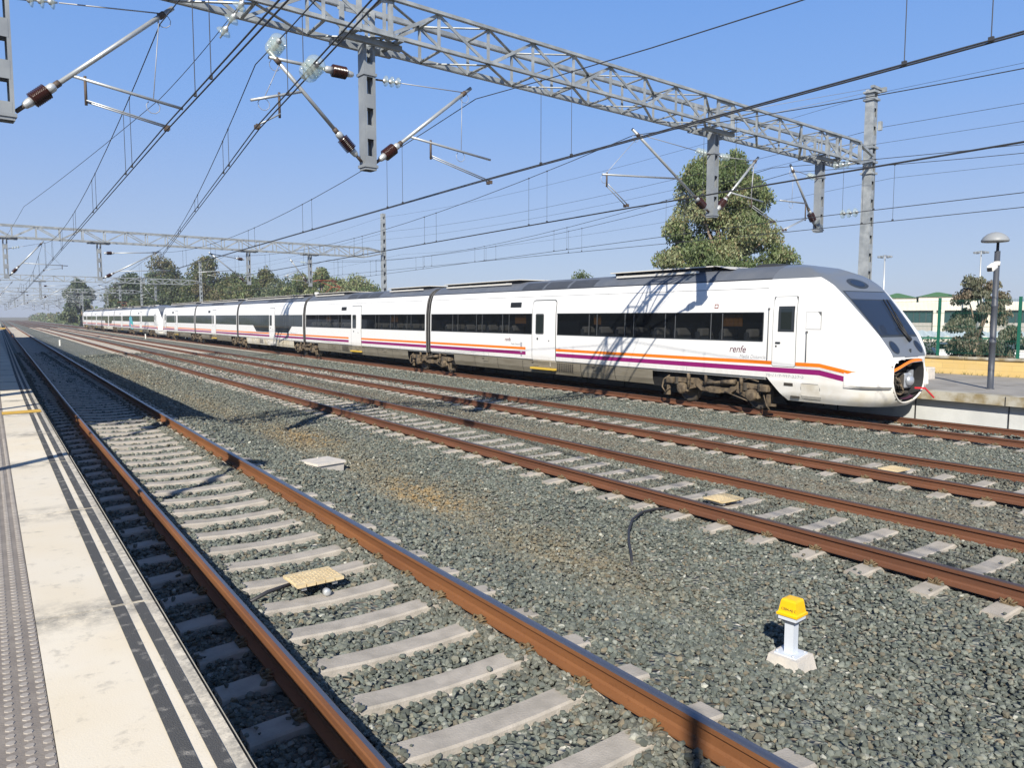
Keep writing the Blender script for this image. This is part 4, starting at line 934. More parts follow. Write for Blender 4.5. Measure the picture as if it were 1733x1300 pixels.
def lettering(text, size, loc, mtl, parent, shear=0.0, M3=None, align='LEFT'):
    cu = bpy.data.curves.new('lettering', 'FONT'); cu.body = text; cu.size = size; cu.shear = shear; cu.extrude = .001; cu.align_x = align
    o = bpy.data.objects.new('lettering', cu); me = bpy.data.meshes.new_from_object(o); bpy.data.objects.remove(o)
    M3 = M3 or Matrix(((0, 0, -1), (-1, 0, 0), (0, 1, 0)))
    for v in me.vertices: v.co = M3 @ v.co + Vector(loc) - wloc(parent)
    me.materials.clear(); me.materials.append(mtl); q = bpy.data.objects.new('lettering', me); COL.objects.link(q); q.parent = parent; return q
def make_bogie(root, by, wb):
    m = MB(); x = XC - 1.16; z = lambda v: RZ + v
    for s in (-1, 1):      # both sides
        x = XC + s * 1.14; o = s
        m.prism([(by - 2.05, z(.80)), (by - .75, z(.84)), (by - .55, z(.60)), (by + .55, z(.60)), (by + .75, z(.84)), (by + 2.05, z(.80)), (by + 2.05, z(.66)), (by + .95, z(.66)), (by + .6, z(.44)), (by - .6, z(.44)), (by - .95, z(.66)), (by - 2.05, z(.66))], 'x', *sorted((x, x + o * .14)), 0)
        for e in (-1, 1):
            wy = by + e * wb
            m.lathe([(0, .19), (.22, .19), (.26, .15), (.27, .05)], (x, wy, z(.46)), (x + o, wy, z(.46)), 12, 0)
            m.rbox((x + o * .10, wy, z(.46)), (.16, .52, .24), .04, 1, 0); m.beam((x + o * .12, wy + .15, z(.40)), (x + o * .12, wy - e * .55, z(.58)), .10, .13, 0)
            for d in (-.28, .28): m.lathe([(0, .10), (.02, .11), (.05, .085), (.09, .11), (.13, .085), (.17, .11), (.21, .09), (.24, .10)], (x + o * .09, wy + d, z(.58)), (x + o * .09, wy + d, z(1.58)), 10, 1)
            m.tube([(x + o * .22, wy - e * .34, z(.52)), (x + o * .22, wy - e * .34, z(.98))], .045, 8, 0); m.tube([(x + o * .22, wy - e * .34, z(.75)), (x + o * .22, wy - e * .34, z(.98))], .06, 8, 0)
            m.rbox((x + o * .18, wy + e * .5, z(.70)), (.18, .30, .22), .03, 1, 0); m.box((x + o * .15, wy + e * .62, z(.36)), (.08, .10, .34), 0); m.box((x + o * .12, wy + e * .72, z(.22)), (.07, .26, .07), 0)
        m.tube([(x + o * .2, by - .85, z(.83)), (x + o * .2, by + .45, z(.70))], .055, 10, 0); m.tube([(x + o * .2, by - .85, z(.83)), (x + o * .2, by - .3, z(.775))], .078, 10, 0)
        for d in (-.25, .25): m.lathe([(0, .22), (.05, .25), (.12, .25), (.18, .21), (.26, .22)], (x - o * .1, by + d * 1.3, z(.66)), (x - o * .1, by + d * 1.3, z(1.66)), 14, 1)
        m.tube([(x + o * .18, by + wb + .55, z(.86)), (x + o * .26, by + wb + .75, z(.72)), (x + o * .28, by + wb + .80, z(.45)), (x + o * .26, by + wb + .68, z(.30)), (x + o * .2, by + wb + .5, z(.45))], .028, 6, 0)
        m.tube([(x + o * .2, by - wb + .3, z(.88)), (x + o * .24, by - wb + .05, z(.97)), (x + o * .22, by - wb - .3, z(.9))], .02, 6, 0)
        m.tube([(x + o * .21, by + .35, z(.66)), (x + o * .21, by + .35, z(.98))], .05, 8, 0); m.box((x + o * .17, by, z(.52)), (.12, .40, .20), 0)
        m.tube([(x + o * .22, by - wb - .5, z(.50)), (x + o * .24, by - wb - .62, z(.2)), (x + o * .18, by - wb - .72, z(.05))], .018, 6, 0)
        m.tube([(x + o * .2, by - .4, z(.50)), (x + o * .2, by - wb + .2, z(.30)), (x + o * .2, by - wb + .1, z(.28))], .02, 6, 0)
    for e in (-1, 1): m.box((XC, by + e * .35, z(.66)), (2.2, .25, .22), 1)
    b = m.build('bogie', [M['bogie'], M['bogie_dark']], root, recalc=False)
    for e in (-1, 1):
        m = MB(); wy = by + e * wb
        for s in (-1, 1):
            x = XC + s * .84; m.lathe([(0, .455), (.03, .455), (.035, .43), (.13, .425), (.135, .36), (.09, .33), (.08, .14), (.15, .12), (.17, .09)], (x - s * .03, wy, RZ + .425), (x - s * .03 + s, wy, RZ + .425), 28, 0)
        m.tube([(XC - 1.1, wy, RZ + .43), (XC + 1.1, wy, RZ + .43)], .08, 10, 0); m.build('wheelset', M['wheel'], b)

# nose of the train, in its own coordinates: origin on the rails under the first straight frame, -Y forwards
NZ = [.42, .52, .62, .78, .95, 1.15, 1.40, 1.60, 1.75, 1.80, 1.97, 2.33, 2.65, 2.98, 3.30, 3.72, 3.94, 4.05, 4.28, 4.42]
NF = [-3.30, -3.44, -3.52, -3.60, -3.64, -3.65, -3.64, -3.60, -3.58, -3.585, -3.48, -3.22, -2.96, -2.68, -2.40, -2.02, -1.72, -1.52, -.92, -.15]
def Fz(z): return float(np.interp(z, NZ, NF))
def Dz(z):
    if z < 1.06: return 1.47 - (1.06 - z) * .16 - max(0, .62 - z) * .5
    return prof_d(z)
def Cz(z): return float(np.interp(z, [.42, 1.5, 1.85, 2.4, 3.4, 4.0, 4.42], [1.45, 1.35, 1.05, .58, .42, .42, .2]))
def Nz(z): return float(np.interp(z, [.42, 1.7, 2.3, 4.42], [2.5, 2.7, 4.2, 4.6]))
def front_y(d, z):
    ds, n, c = Dz(z), Nz(z), Cz(z); r = min(abs(d) / max(ds, .01), 1.0); return Fz(z) + c * (1 - (1 - r ** n) ** (1 / n))
def make_cab(root):
    base = Vector((XC, 14.6, RZ)); m = MB()
    zs = sorted(set([.42, .52, .62, .72, .82, .92, 1.0, 1.06, 1.13, 1.22, 1.3, 1.37, 1.44, 1.5, 1.55, 1.62, 1.70, 1.775, 1.84, 1.92, 2.0] + list(np.arange(2.1, 3.9, .1)) + [3.94, 3.98, 4.05, 4.12, 4.2, 4.28, 4.34, 4.39, 4.42]))
    NT_, NSD = 26, 7
    rows = []
    for z in zs:
        ds, n, c, F = Dz(z), Nz(z), Cz(z), Fz(z); half = []
        for i in range(NSD): half.append((ds, 0.0 + (F + c) * i / NSD))
        for i in range(NT_ + 1):
            th = (math.pi / 2) * i / NT_; half.append((ds * max(math.cos(th), 0) ** (2 / n), F + c * (1 - math.sin(th) ** (2 / n))))
        rows.append(half)
    k = len(rows[0]); L = 2 * k - 1; V = []
    for z, half in zip(zs, rows): V += [(-d, y, z) for d, y in half] + [(d, y, z) for d, y in half[-2::-1]]
    def mouth(x, z):
        if z > 1.20: return abs(x) < .80 and z < 1.74 - .22 * (abs(x) / .8) ** 4
        return x * x / .64 + ((z - 1.20) / .68) ** 2 < 1
    F_ = []
    for r in range(len(zs) - 1):
        for j in range(L - 1):
            ids = (r * L + j, r * L + j + 1, (r + 1) * L + j + 1, (r + 1) * L + j); cx = sum(V[i][0] for i in ids) / 4; cyy = sum(V[i][1] for i in ids) / 4; cz = sum(V[i][2] for i in ids) / 4
            if cyy < -2.6 and mouth(cx, cz): continue
            if cz < 1.06 and cyy > -1.55: continue
            F_.append(ids)
    m.add(V, F_, 0, True); off = base
    zz_ = [.42, .52, .62, .72, .82, .92, 1.0, 1.06]; edge = lambda z: -.06 - .62 * (1.06 - z) / .64
    for s_ in (-1, 1):
        vs = []
        for z in zz_:
            yk = max(y for d, y in rows[zs.index(z)][1:NSD + 1] if y <= -1.4) if False else -1.75
            for k2 in range(4): vs.append((s_ * (Dz(z) - .001), edge(z) + (yk - edge(z)) * k2 / 3, z))
        m.add(vs, [(4 * r + j, 4 * r + j + 1, 4 * r + j + 5, 4 * r + j + 4) for r in range(7) for j in range(3)], 0)
    m.v = [(a + off.x, b + off.y, c + off.z) for a, b, c in m.v]
    cab = m.build('cab', [M['cab'], M['black']], None); cab.parent = root
    # keep cab coordinates local to its own origin
    me = cab.data
    for v in me.vertices: v.co -= base
    cab.location = base - root.location
    b = bmesh.new(); b.from_mesh(me); bmesh.ops.remove_doubles(b, verts=b.verts[:], dist=.0005); bmesh.ops.recalc_face_normals(b, faces=b.faces[:]); b.to_mesh(me); b.free()
    me.polygons.foreach_set('use_smooth', [True] * len(me.polygons))
    def Pf(d, z, o=.008):  # point on the sloping front
        e = .01; n = Vector((front_y(d + e, z) - front_y(d - e, z), -2 * e, (front_y(d, z + e) - front_y(d, z - e)))); n = Vector((n.x, -2 * e, n.z)).normalized()
        return base + Vector((d, front_y(d, z), z)) + n * o
    def patch(outline, o, mtl, name, nu=14, nv=14, mi=0):
        """outline(u,v)->(d,z)"""
        m = MB(); vs = [Pf(*outline(i / nu, j / nv), o) for j in range(nv + 1) for i in range(nu + 1)]
        m.add(vs, [(j * (nu + 1) + i, j * (nu + 1) + i + 1, (j + 1) * (nu + 1) + i + 1, (j + 1) * (nu + 1) + i) for j in range(nv) for i in range(nu)], 0, True); return m.build(name, mtl, cab)
    quad = lambda a, b, z0, z1: (lambda u, v: ((-(a + (b - a) * v) + 2 * (a + (b - a) * v) * u), z0 + (z1 - z0) * v))
    patch(quad(.90, 1.03, 2.30, 3.56), .006, M['frame_dark'], 'windscreen_surround'); patch(quad(.86, .98, 2.35, 3.30), .012, M['screen'], 'windscreen')
    patch(quad(.985, 1.0, 3.32, 3.53), .012, M['visor'], 'sun_visor')
    rr = lambda d0, z0, w, h: (lambda u, v: (lambda a, b_: (d0 + w * a * math.sqrt(max(1 - b_ * b_ / 2, 0)) , z0 + h * b_ * math.sqrt(max(1 - a * a / 2, 0))))(2 * u - 1, 2 * v - 1))
    patch(rr(0, 3.78, .46, .145), .006, M['frame_dark'], 'headlight_surround'); patch(rr(0, 3.785, .30, .10), .012, M['screen'], 'headlight')
    for s in (-1, 1): patch(rr(s * .60, 2.03, .17, .17), .006, M['frame_dark'], 'headlight_surround'); patch(rr(s * .60, 2.03, .14, .145), .012, M['screen'], 'headlight')
    m = MB()
    for s in (.28, .42):
        a, c = Pf(.30, 2.22, .05), Pf(s * 1.3, 2.95, .05); m.tube([a, c], .018, 6); 
        m.tube([Pf(s * 1.3 - .16, 2.55, .05), Pf(s * 1.3 + .12, 3.3, .05)], .016, 6)
    m.lathe([(0, .07), (.08, .06)], Pf(.30, 2.22, 0), Pf(.30, 2.22, 1), 10); m.tube([Pf(.16, 2.55, .06), Pf(.24, 2.15, .07)], .03, 6); m.build('wiper', M['black'], cab)
    m = MB(); m.rbox(base + Vector((-.35, -1.75, 2.62)), (.62, .08, .36), .03, 1, 0); m.rbox(base + Vector((.45, -1.7, 2.95)), (.30, .06, .5), .03, 1, 0); m.rbox(base + Vector((0, -2.0, 2.15)), (1.8, .9, .12), .04, 1, 1); m.rbox(base + Vector((0, -1.2, 2.5)), (.5, .15, .8), .05, 1, 1); m.box(base + Vector((0, -.5, 2.6)), (2.2, .05, 2.2), 1); m.build('driver_desk', [M['fairing'], M['interior']], cab)
    m = MB(); m.box(Pf(.03, 1.92, .01), (.05, .03, .12)); m.build('emblem', M['frame_dark'], cab)
    # mouth: rim, cavity, coupler
    ring = []
    for i in range(40):
        a = 2 * math.pi * i / 40; x = .80 * math.cos(a); z = 1.20 + (.68 if math.sin(a) < 0 else 0) * math.sin(a)
        if math.sin(a) >= 0: q = abs(math.cos(a)); x = math.copysign(.80 * min(1, q ** .45), math.cos(a)) if q > 1e-3 else 0; z = 1.20 + .54 * math.sin(a) ** .55
        ring.append((x, z))
    m = MB(); m.tube([Pf(d, z, -.005) for d, z in ring + ring[:1]], .024, 8, 0, cap=False); rim = m.build('mouth_rim', M['white'], cab)
    m = MB(); vs = [Pf(d, z, 0.0) for d, z in ring] + [Pf(d * .93, 1.2 + (z - 1.2) * .93, 0) + Vector((0, .30, 0)) for d, z in ring] + [base + Vector((d * .9, -1.9, 1.2 + (z - 1.2) * .9)) for d, z in ring]
    n = 40
    m.add(vs, [(r * n + i, r * n + (i + 1) % n, (r + 1) * n + (i + 1) % n, (r + 1) * n + i) for r in range(2) for i in range(n)] + [tuple(2 * n + i for i in range(n))], 0)
    m.build('nose_cavity', M['black'], cab)
    m = MB(); up = [(d, z) for d, z in ring if z > 1.22]; up.sort(key=lambda p: p[0])
    up = [(-.77 + 1.35 * i / 12, 1.46 + .26 * math.sin(min(1, i / 9) * math.pi / 2)) for i in range(13)]
    vs = []
    for d, z in up: vs += [Pf(d, z, .004), Pf(d, z - .075, .004), Pf(d, z - .095, .004) + Vector((0, .02, 0)), Pf(d, z - .12, 0.0) + Vector((0, .12, 0))]
    m.add(vs, [(4 * i + j, 4 * i + 4 + j, 4 * i + 5 + j, 4 * i + 1 + j) for i in range(12) for j in range(3)]); m.f and None
    m.m = [0 if i % 3 == 0 else 1 for i in range(len(m.f))]; m.build('hatch_edge', [M['orange'], M['white']], cab)
    m = MB(); lowr = [(.74 * math.cos(a), 1.20 + .62 * math.sin(a)) for a in [math.pi * 1.05 + math.pi * .62 * i / 16 for i in range(17)]]
    vs = []
    for d, z in lowr: vs += [Pf(d, z, -.05), Pf(d * .94, 1.2 + (z - 1.2) * .94, -.05) + Vector((0, .10, 0))]
    m.add(vs, [(2 * i, 2 * i + 1, 2 * i + 3, 2 * i + 2) for i in range(16)]); m.build('hatch_edge', mat('shaded_purple', (.05, .012, .03), .6), cab)  # stripe purple darkened in the colour to stand for shade inside the mouth
    m = MB(); c = base + Vector((.20, -3.16, 1.10))
    m.rbox(c + Vector((.1, .05, -.02)), (.42, .36, .46), .06, 2, 2); m.rbox(c + Vector((.17, -.10, 0)), (.36, .12, .42), .04, 2, 0); m.lathe([(0, .17), (.06, .16), (.11, .11), (.14, .03)], c + Vector((.18, -.15, 0)), c + Vector((.18, -1.15, 0)), 18, 0, True)
    m.box(c + Vector((.30, -.12, .12)), (.10, .14, .34), 0); m.rbox(c + Vector((.05, -.02, -.34)), (.5, .2, .10), .03, 1, 2); m.box(c + Vector((-.12, .45, -.02)), (.34, .8, .34), 1)
    m.box(base + Vector((-.05, -3.0, 1.40)), (1.25, .25, .12), 2); m.rbox(base + Vector((-.42, -3.2, 1.02)), (.3, .3, .5), .05, 1, 2)
    for s in (-.45, .33): m.lathe([(0, .09), (.05, .10), (.10, .07)], base + Vector((s, -3.28, 1.58)), base + Vector((s, -4.28, 1.56)), 12, 3)
    for x0, x1, a in ((-.55, -.15, .30), (-.45, -.05, .22), (-.35, .0, .34), (-.25, .05, .42)):
        m.tube([base + Vector((x0 + (x1 - x0) * t, -3.22 - .22 * math.sin(t * math.pi), 1.38 - a * math.sin(t * math.pi) - .2 * t)) for t in [i / 8 for i in range(9)]], .016, 6, 2 if a < .34 else 3)
    m.tube([base + Vector((.2, -3.3, .80)), base + Vector((-.1, -3.35, .74)), base + Vector((-.5, -3.2, .85))], .03, 6, 3)
    m.build('coupler', [M['coupler'], M['bogie'], M['bogie_dark'], M['bogie']], cab)
    m = MB(); p0 = base + Vector((.28, -3.55, .92)); p1 = p0 + Vector((.34, -.10, -.02)); p2 = p0 + Vector((.72, -.16, -.30)); m.beam(p0, p1, .03, .045); m.beam(p1, p2, .025, .04); m.build('strap', M['red_strap'], cab)
    # bumper blocks at the corners
    for s in (-1, 1):
        m = MB(); z0, z1 = .93, 1.37; pts = []
        for i in range(15):
            d = 1.46 - .62 * (i / 14) ** 1.15; pts.append((s * d, front_y(s * min(d, Dz(1.2) * .999), 1.2)))
        vs = []
        for i, (d, y) in enumerate(pts):
            nrm = Vector((s * (1 - i / 14) ** .8 + .0, -(i / 14 + .25), 0)).normalized(); o = .012 + .085 * min(1, i / 3) * min(1, (14 - i) / 1.2 + .3)
            for z, k_ in ((z0, .2), (z0 + .07, 1), (z1 - .10, .85), (z1, .0)): vs.append(base + Vector((d, y, z)) + nrm * o * k_)
        fs = [(4 * i + j, 4 * i + 4 + j, 4 * i + 5 + j, 4 * i + 1 + j) for i in range(14) for j in range(3)] + [(0, 1, 2, 3), (56, 57, 58, 59)] + [(4 * i, 4 * i + 4, 4 * i + 4, 4 * i) for i in ()]
        m.add(vs, fs, 0, False); m.build('bumper', M['white'], cab)
    # cab door, hatches, grab rails on both sides
    for s in (-1, 1):
        def Q(y, z, o): return base + Vector((s * (Dz(z) + o), y - 14.6, z))
        def panel(y0, y1, z0, z1, o, mtl, name, cut=0.0):
            m = MB(); zz = sorted(set([z0, z1, z0 + .09, z1 - .12] + [p[1] for p in PROF if z0 < p[1] < z1])); vs = []
            for z in zz:
                e = .05 if z in (z0, z1) and y1 - y0 > .6 else 0; e2 = cut if z == z1 else 0
                vs += [Q(y0 + e + e2, z, o), Q(y1 - e, z, o)]
            m.add(vs, [(2 * i, 2 * i + 1, 2 * i + 3, 2 * i + 2) for i in range(len(zz) - 1)]); return m.build(name, mtl, cab)
        panel(13.565, 14.375, 1.395, 3.435, .004, M['div'], 'door_seal'); d = panel(13.58, 14.36, 1.41, 3.42, .009, M['white'], 'door')
        panel(13.64, 14.19, 2.41, 3.15, .013, M['frame_dark'], 'door_window_frame'); panel(13.74, 14.10, 2.48, 3.08, .016, M['pane_far'], 'door_window')
        m = MB(); m.rbox(Q(14.17, 2.09, .02), (.03, .17, .055), .01, 1); m.lathe([(0, .03), (.01, .03)], Q(14.23, 1.99, .008), Q(14.23, 1.99, 1), 10); m.build('door_handle', M['frame_dark'], cab)
        panel(12.79, 13.27, 2.49, 2.99, .004, M['div'], 'hatch_seal', .1); panel(12.80, 13.26, 2.50, 2.98, .008, M['white'], 'hatch', .1)
        m = MB(); m.tube([Q(14.52, 1.58, .03), Q(14.52, 3.10, .03)], .014, 6); m.tube([Q(13.22, 1.58, .03), Q(13.22, 2.42, .03)], .014, 6); m.box(Q(13.22, 2.42, .02), (.04, .05, .05)); m.box(Q(14.52, 3.08, .02), (.04, .05, .05)); m.build('grab_rail', M['div'], cab)
        m = MB()
        for y, z, h in ((13.80, .90, .085), (13.62, .56, .085)): m.box(Q(y, z, .0), (.014, .30, h)); 
        m.build('step_recess', M['bogie_dark'], cab)
        panel(12.78, 13.40, .50, .965, .004, M['div'], 'hatch_seal'); panel(12.795, 13.385, .515, .95, .007, M['skirt_white'], 'skirt_hatch')
    return cab
tr1 = make_train()
tr2 = copy_tree(tr1); tr2.location.y += 100.35
tr2['label'] = 'second white electric train coupled behind the first, with teal graffiti on its side'
for o in list(tr2.children_recursive):
    if o.name.startswith(('seat', 'cabin', 'curtain', 'window_frame', 'lettering')): bpy.data.objects.remove(o)
for o in tr2.children_recursive:
    if o.name.startswith('window') and o.data.materials and o.data.materials[0] == M['pane']: 
        o.data = o.data.copy(); o.data.materials[0] = M['pane_far']
m = MB(); yo = 100.35; pts = [(0, .95), (1.0, .85), (2.2, 1.0), (2.9, 1.5), (2.6, 2.2), (2.9, 2.6), (1.9, 3.1), (1.2, 2.75), (.5, 2.9), (.2, 2.2), (-.2, 1.6)]
m.add([side(133.5 + a * 1.3, z, .03) for a, z in pts], [tuple(range(len(pts)))]); gq = m.build('graffiti', M['graffiti'], tr2)

# ------------------------------------------------------------------ small things beside the tracks
bx = empty('trackside_box', (5.28, 3.72, -.42), 'yellow capped trackside box on a grey post and concrete foot, marked CE04-AJ C', 'junction box')
zb_ = float(bz(5.08)) - .02; rot = Matrix.Rotation(R(7), 3, 'Z')
m = MB()
def frus(m, cx, cy, z0, z1, a0, a1, b0=None, b1=None, mi=0, rz=R(7)):
    b0, b1 = b0 or a0, b1 or a1; vs = []
    for z, a, b in ((z0, a0, b0), (z1, a1, b1)):
        for i, j in ((-1, -1), (1, -1), (1, 1), (-1, 1)): p = Matrix.Rotation(rz, 3, 'Z') @ Vector((i * a / 2, j * b / 2, 0)); vs.append((cx + p.x, cy + p.y, z))
    return m.add(vs, [(0, 1, 5, 4), (1, 2, 6, 5), (2, 3, 7, 6), (3, 0, 4, 7), (4, 5, 6, 7), (3, 2, 1, 0)], mi)
bxx, byy = 5.28, 3.72
frus(m, bxx, byy, -.66, -.405, .35, .25); m.build('concrete_foot', M['pit'], bx)
m = MB(); frus(m, bxx, byy, -.405, -.392, .19, .19); frus(m, bxx, byy, -.392, -.12, .078, .078); frus(m, bxx, byy, -.15, -.115, .08, .13)
for i, j in ((-1, -1), (1, -1), (1, 1), (-1, 1)): m.lathe([(0, .012), (.012, .01)], (bxx + i * .075, byy + j * .075, -.392), (bxx + i * .075, byy + j * .075, .6), 6)
m.build('post', M['box_grey'], bx)
m = MB(); frus(m, bxx, byy, -.112, -.075, .155, .155); m.build('housing', M['box_grey'], bx)
m = MB(); vs = []
for z, a in ((-.075, .178), (-.057, .178), (-.049, .155), (.040, .128), (.056, .113), (.060, .08)):
    for i, j in ((-1, -1), (-.75, -1), (.75, -1), (1, -1), (1, -.75), (1, .75), (1, 1), (-1, 1)):
        p = rot @ Vector((i * a / 2, j * a / 2, 0)); vs.append((bxx + p.x, byy + p.y, z))
m.add(vs, [(r * 8 + i, r * 8 + (i + 1) % 8, (r + 1) * 8 + (i + 1) % 8, (r + 1) * 8 + i) for r in range(5) for i in range(8)] + [tuple(40 + i for i in range(8))]); cap = m.build('cap', M['box_yellow'], bx)
ang = R(7); fx = Vector((0, -1, 0)); 
tilt = math.atan2(.0135, .089)
Mt = Matrix.Rotation(ang - R(90), 3, 'Z') @ Matrix.Rotation(R(90) - tilt, 3, 'X')
p = rot @ Vector((-.0765, .054, 0)); lettering('CE04-AJ C', .029, (bxx + p.x, byy + p.y, -.030), M['ink'], bx, 0, Mt)
m = MB(); frus(m, bxx, byy, -.116, -.110, .162, .162); m.build('seal', M['rubber'], bx)

m = MB(); px_, py_ = 5.03, 13.62; r_ = R(13)
frus(m, px_, py_, -.9, -.375, .50, .56, rz=r_); frus(m, px_, py_, -.368, -.325, .62, .60, rz=r_); m.lathe([(0, .02), (.02, .02)], (px_, py_ + .25, -.325), (px_, py_ + .25, .7), 8)
m.build('cable_pit', M['pit'], label='square concrete cable pit with a lid set in the gravel drain', cat='cable pit')
def balise(x, y, z, label, rz=0.0, feet=True):
    r = empty('track_beacon', (x, y, z), label, 'beacon', 'cream plates mounted between the rails')
    m = MB(); n = 9; L, Wd = .46, .36; RM = Matrix.Rotation(rz, 3, 'Z'); out = []
    m.rbox((x, y, z + .055), (L, Wd * .72, .03), .008, 1, M=RM)
    for i in range(5):
        for s in (-1, 1): q = RM @ Vector((-L / 2 + L * (i + .5) / 5, s * Wd * .40, 0)); m.box((x + q.x, y + q.y, z + .055), (.082, Wd * .20, .028), M=RM)
    for i in range(12):
        for j in range(6): q = RM @ Vector((-L / 2 + L * (i + .5) / 12, -Wd * .28 + Wd * .56 * j / 5, 0)); m.box((x + q.x, y + q.y, z + .0715), (.022, .012, .003), M=RM @ Matrix.Rotation(R(35 if (i + j) % 2 else -35), 3, 'Z'))
    m.build('plate', M['cream'], r)
    for i in (-1, 1): q = RM @ Vector((i * .15, 0, 0)); m = MB(); m.box((x + q.x, y + q.y, z + .02), (.05, Wd * .8, .04), M=RM); m.build('bracket', M['cap'], r)
    return r
b1 = balise(2.42, 6.86, -.165, 'cream beacon plate on a sleeper of the nearest track, with a cable end beside it', R(3))
m = MB(); m.lathe([(0, .035), (.05, .035), (.06, .02)], (2.44, 6.60, -.17), (2.44, 6.0, -.17), 12); m.build('cable_end', M['cap'], b1)
m = MB(); m.tube([(2.20, 6.85, -.13), (1.98, 6.82, -.15), (1.75, 6.75, -.2)], .018, 6); m.build('cable', M['rubber'], b1)
b2 = balise(8.78, 7.4, -.375, 'cream beacon plate between the rails of the second track, above a black hose'); m = MB(); m.tube([(8.5, 7.4, -.34), (8.2, 7.25, -.38), (7.8, 7.6, -.40)], .022, 6); m.build('cable', M['rubber'], b2)
balise(13.7, 7.6, -.525, 'cream beacon plate between the rails of the third track, furthest to the right')
m = MB(); hp = [(7.9, 7.66), (7.7, 7.66), (7.35, 7.60), (6.98, 7.40), (6.64, 7.10), (6.36, 6.80), (6.16, 6.55), (6.02, 6.38)]
sp_ = []
for i in range(len(hp) - 1):
    for u in (0, .5): x = hp[i][0] + (hp[i + 1][0] - hp[i][0]) * u; sp_.append((x, hp[i][1] + (hp[i + 1][1] - hp[i][1]) * u, float(bz(x)) + .04 + .05 * math.sin(math.pi * (i + u) / 8)))
sp_.append((5.97, 6.32, float(bz(5.97)) - .02)); m.tube(sp_, .017, 8, smooth=True); m.build('black_hose', M['rubber'], label='black corrugated hose curving out of the gravel beside the second track', cat='hose')
for i, (x, y, lb) in enumerate(((5.9, 88, 'short white marker post in the gravel far beyond the canopy shade'), (17.4, 112, 'short white marker post between the third track and the train'))):
    m = MB(); m.box((x, y, -.3), (.12, .12, .6)); m.box((x, y, .02), (.14, .14, .05)); m.build('marker_post', M['cam_white'], label=lb, cat='marker post')

# ------------------------------------------------------------------ trees
def tree(x, y, z0, H, Wd, nleaf, leaf, label, pal, clumps=26, low=.18, droop=.5, seed=1, name='eucalyptus_tree', lean=0.0, prof=None, group=None, limbs=7, shell=None):
    rg = np.random.default_rng(seed); root = empty(name, (x, y, z0), label, 'tree', group)
    prof = prof or (lambda u: (math.sin(math.pi * min(1, max(0, (u * .88 + .12))) ** .8)) ** .7)
    cl = []; cr_ = .16 if shell is None else shell
    for i in range(clumps):
        u = (i + rg.random()) / clumps; hz = z0 + H * (low + (1 - low) * u * .95); rad = Wd / 2 * max(.12, prof(u)); a = rg.random() * 6.283; rr = rad * (math.sqrt(rg.random()) * .85 if shell is None else (.25 + .72 * rg.random() ** .6))
        cl.append((x + lean * u + rr * math.cos(a), y + rr * math.sin(a), hz, max(cr_ * Wd * (.55 + .8 * rg.random()) * (1.1 - .35 * u), .06 * Wd)))
    m = MB(); top = Vector((x + lean * .8, y, z0 + H * .8)); b0 = Vector((x, y, z0 - .5)); pts = [b0.lerp(top, k / 6) + Vector((rg.normal() * .02 * H * (k > 0), rg.normal() * .02 * H * (k > 0), 0)) for k in range(7)]
    m.tube(pts, [H * .024 * (1 - .85 * k / 6) for k in range(7)], 8)
    for c in rg.choice(len(cl), min(len(cl), limbs * 2), replace=False):
        q = Vector(cl[c][:3]); k = max(0, min(5, int(((q.z - z0) / H - .22) / .8 * 6))); s = pts[k]; mid = s.lerp(q, .5) + Vector((0, 0, .04 * H)); m.tube([s, mid, q], [H * .009, H * .006, H * .002], 5)
    m.build('trunk', M['bark'], root)
    C = np.array(cl); w = C[:, 3] ** 2; k = rg.choice(len(C), nleaf, p=w / w.sum()); d = rg.normal(size=(nleaf, 3)); d /= np.linalg.norm(d, axis=1)[:, None]
    r = rg.random(nleaf) ** .45; P = C[k, :3] + d * (C[k, 3] * r)[:, None] * np.array([1.15, 1.15, .85]); P[:, 2] -= droop * C[k, 3] * (np.hypot(d[:, 0], d[:, 1]) * r) ** 2 * .6
    # each leaf spray: a narrow drooping quad
    t = rg.normal(size=(nleaf, 3)); t[:, 2] -= droop * 2.2; t /= np.linalg.norm(t, axis=1)[:, None]; b = np.cross(t, rg.normal(size=(nleaf, 3))); b /= np.linalg.norm(b, axis=1)[:, None]
    L = leaf * rg.uniform(.6, 1.4, nleaf)[:, None]; wd = L * rg.uniform(.16, .30, nleaf)[:, None]
    V = np.stack([P - b * wd * .3, P + t * L * .5 - b * wd, P + t * L, P + t * L * .5 + b * wd], 1).reshape(-1, 3)
    pal = np.array(pal); hue = rg.random(len(C)); ci = (np.clip(hue[k] + rg.normal(size=nleaf) * .22, 0, .999) * len(pal)).astype(int); col = pal[ci] * rg.uniform(.7, 1.3, (nleaf, 1))
    npmesh('crown', V, np.arange(nleaf * 4).reshape(-1, 4), M['leaf'], root, colors=col)
    return root
GREEN = [(.10, .145, .055), (.145, .195, .075), (.18, .23, .095), (.225, .26, .12), (.25, .215, .11), (.30, .33, .18)]
OLIVE = [(.08, .11, .045), (.11, .14, .055), (.145, .165, .07), (.17, .165, .075), (.19, .165, .085)]
DARKG = [(.075, .11, .06), (.10, .14, .075), (.13, .165, .09), (.165, .185, .10)]
tree(35.0, 29.9, -1.4, 13.2, 9.2, 125000, .17, 'tall bushy eucalyptus rising behind the front carriage of the train', GREEN, clumps=210, low=.2, droop=.9, seed=14, limbs=30, shell=.08, prof=lambda u: (1.06 - u) ** .50 * (1 + .10 * math.sin(u * 15 + 1)), lean=-.3)
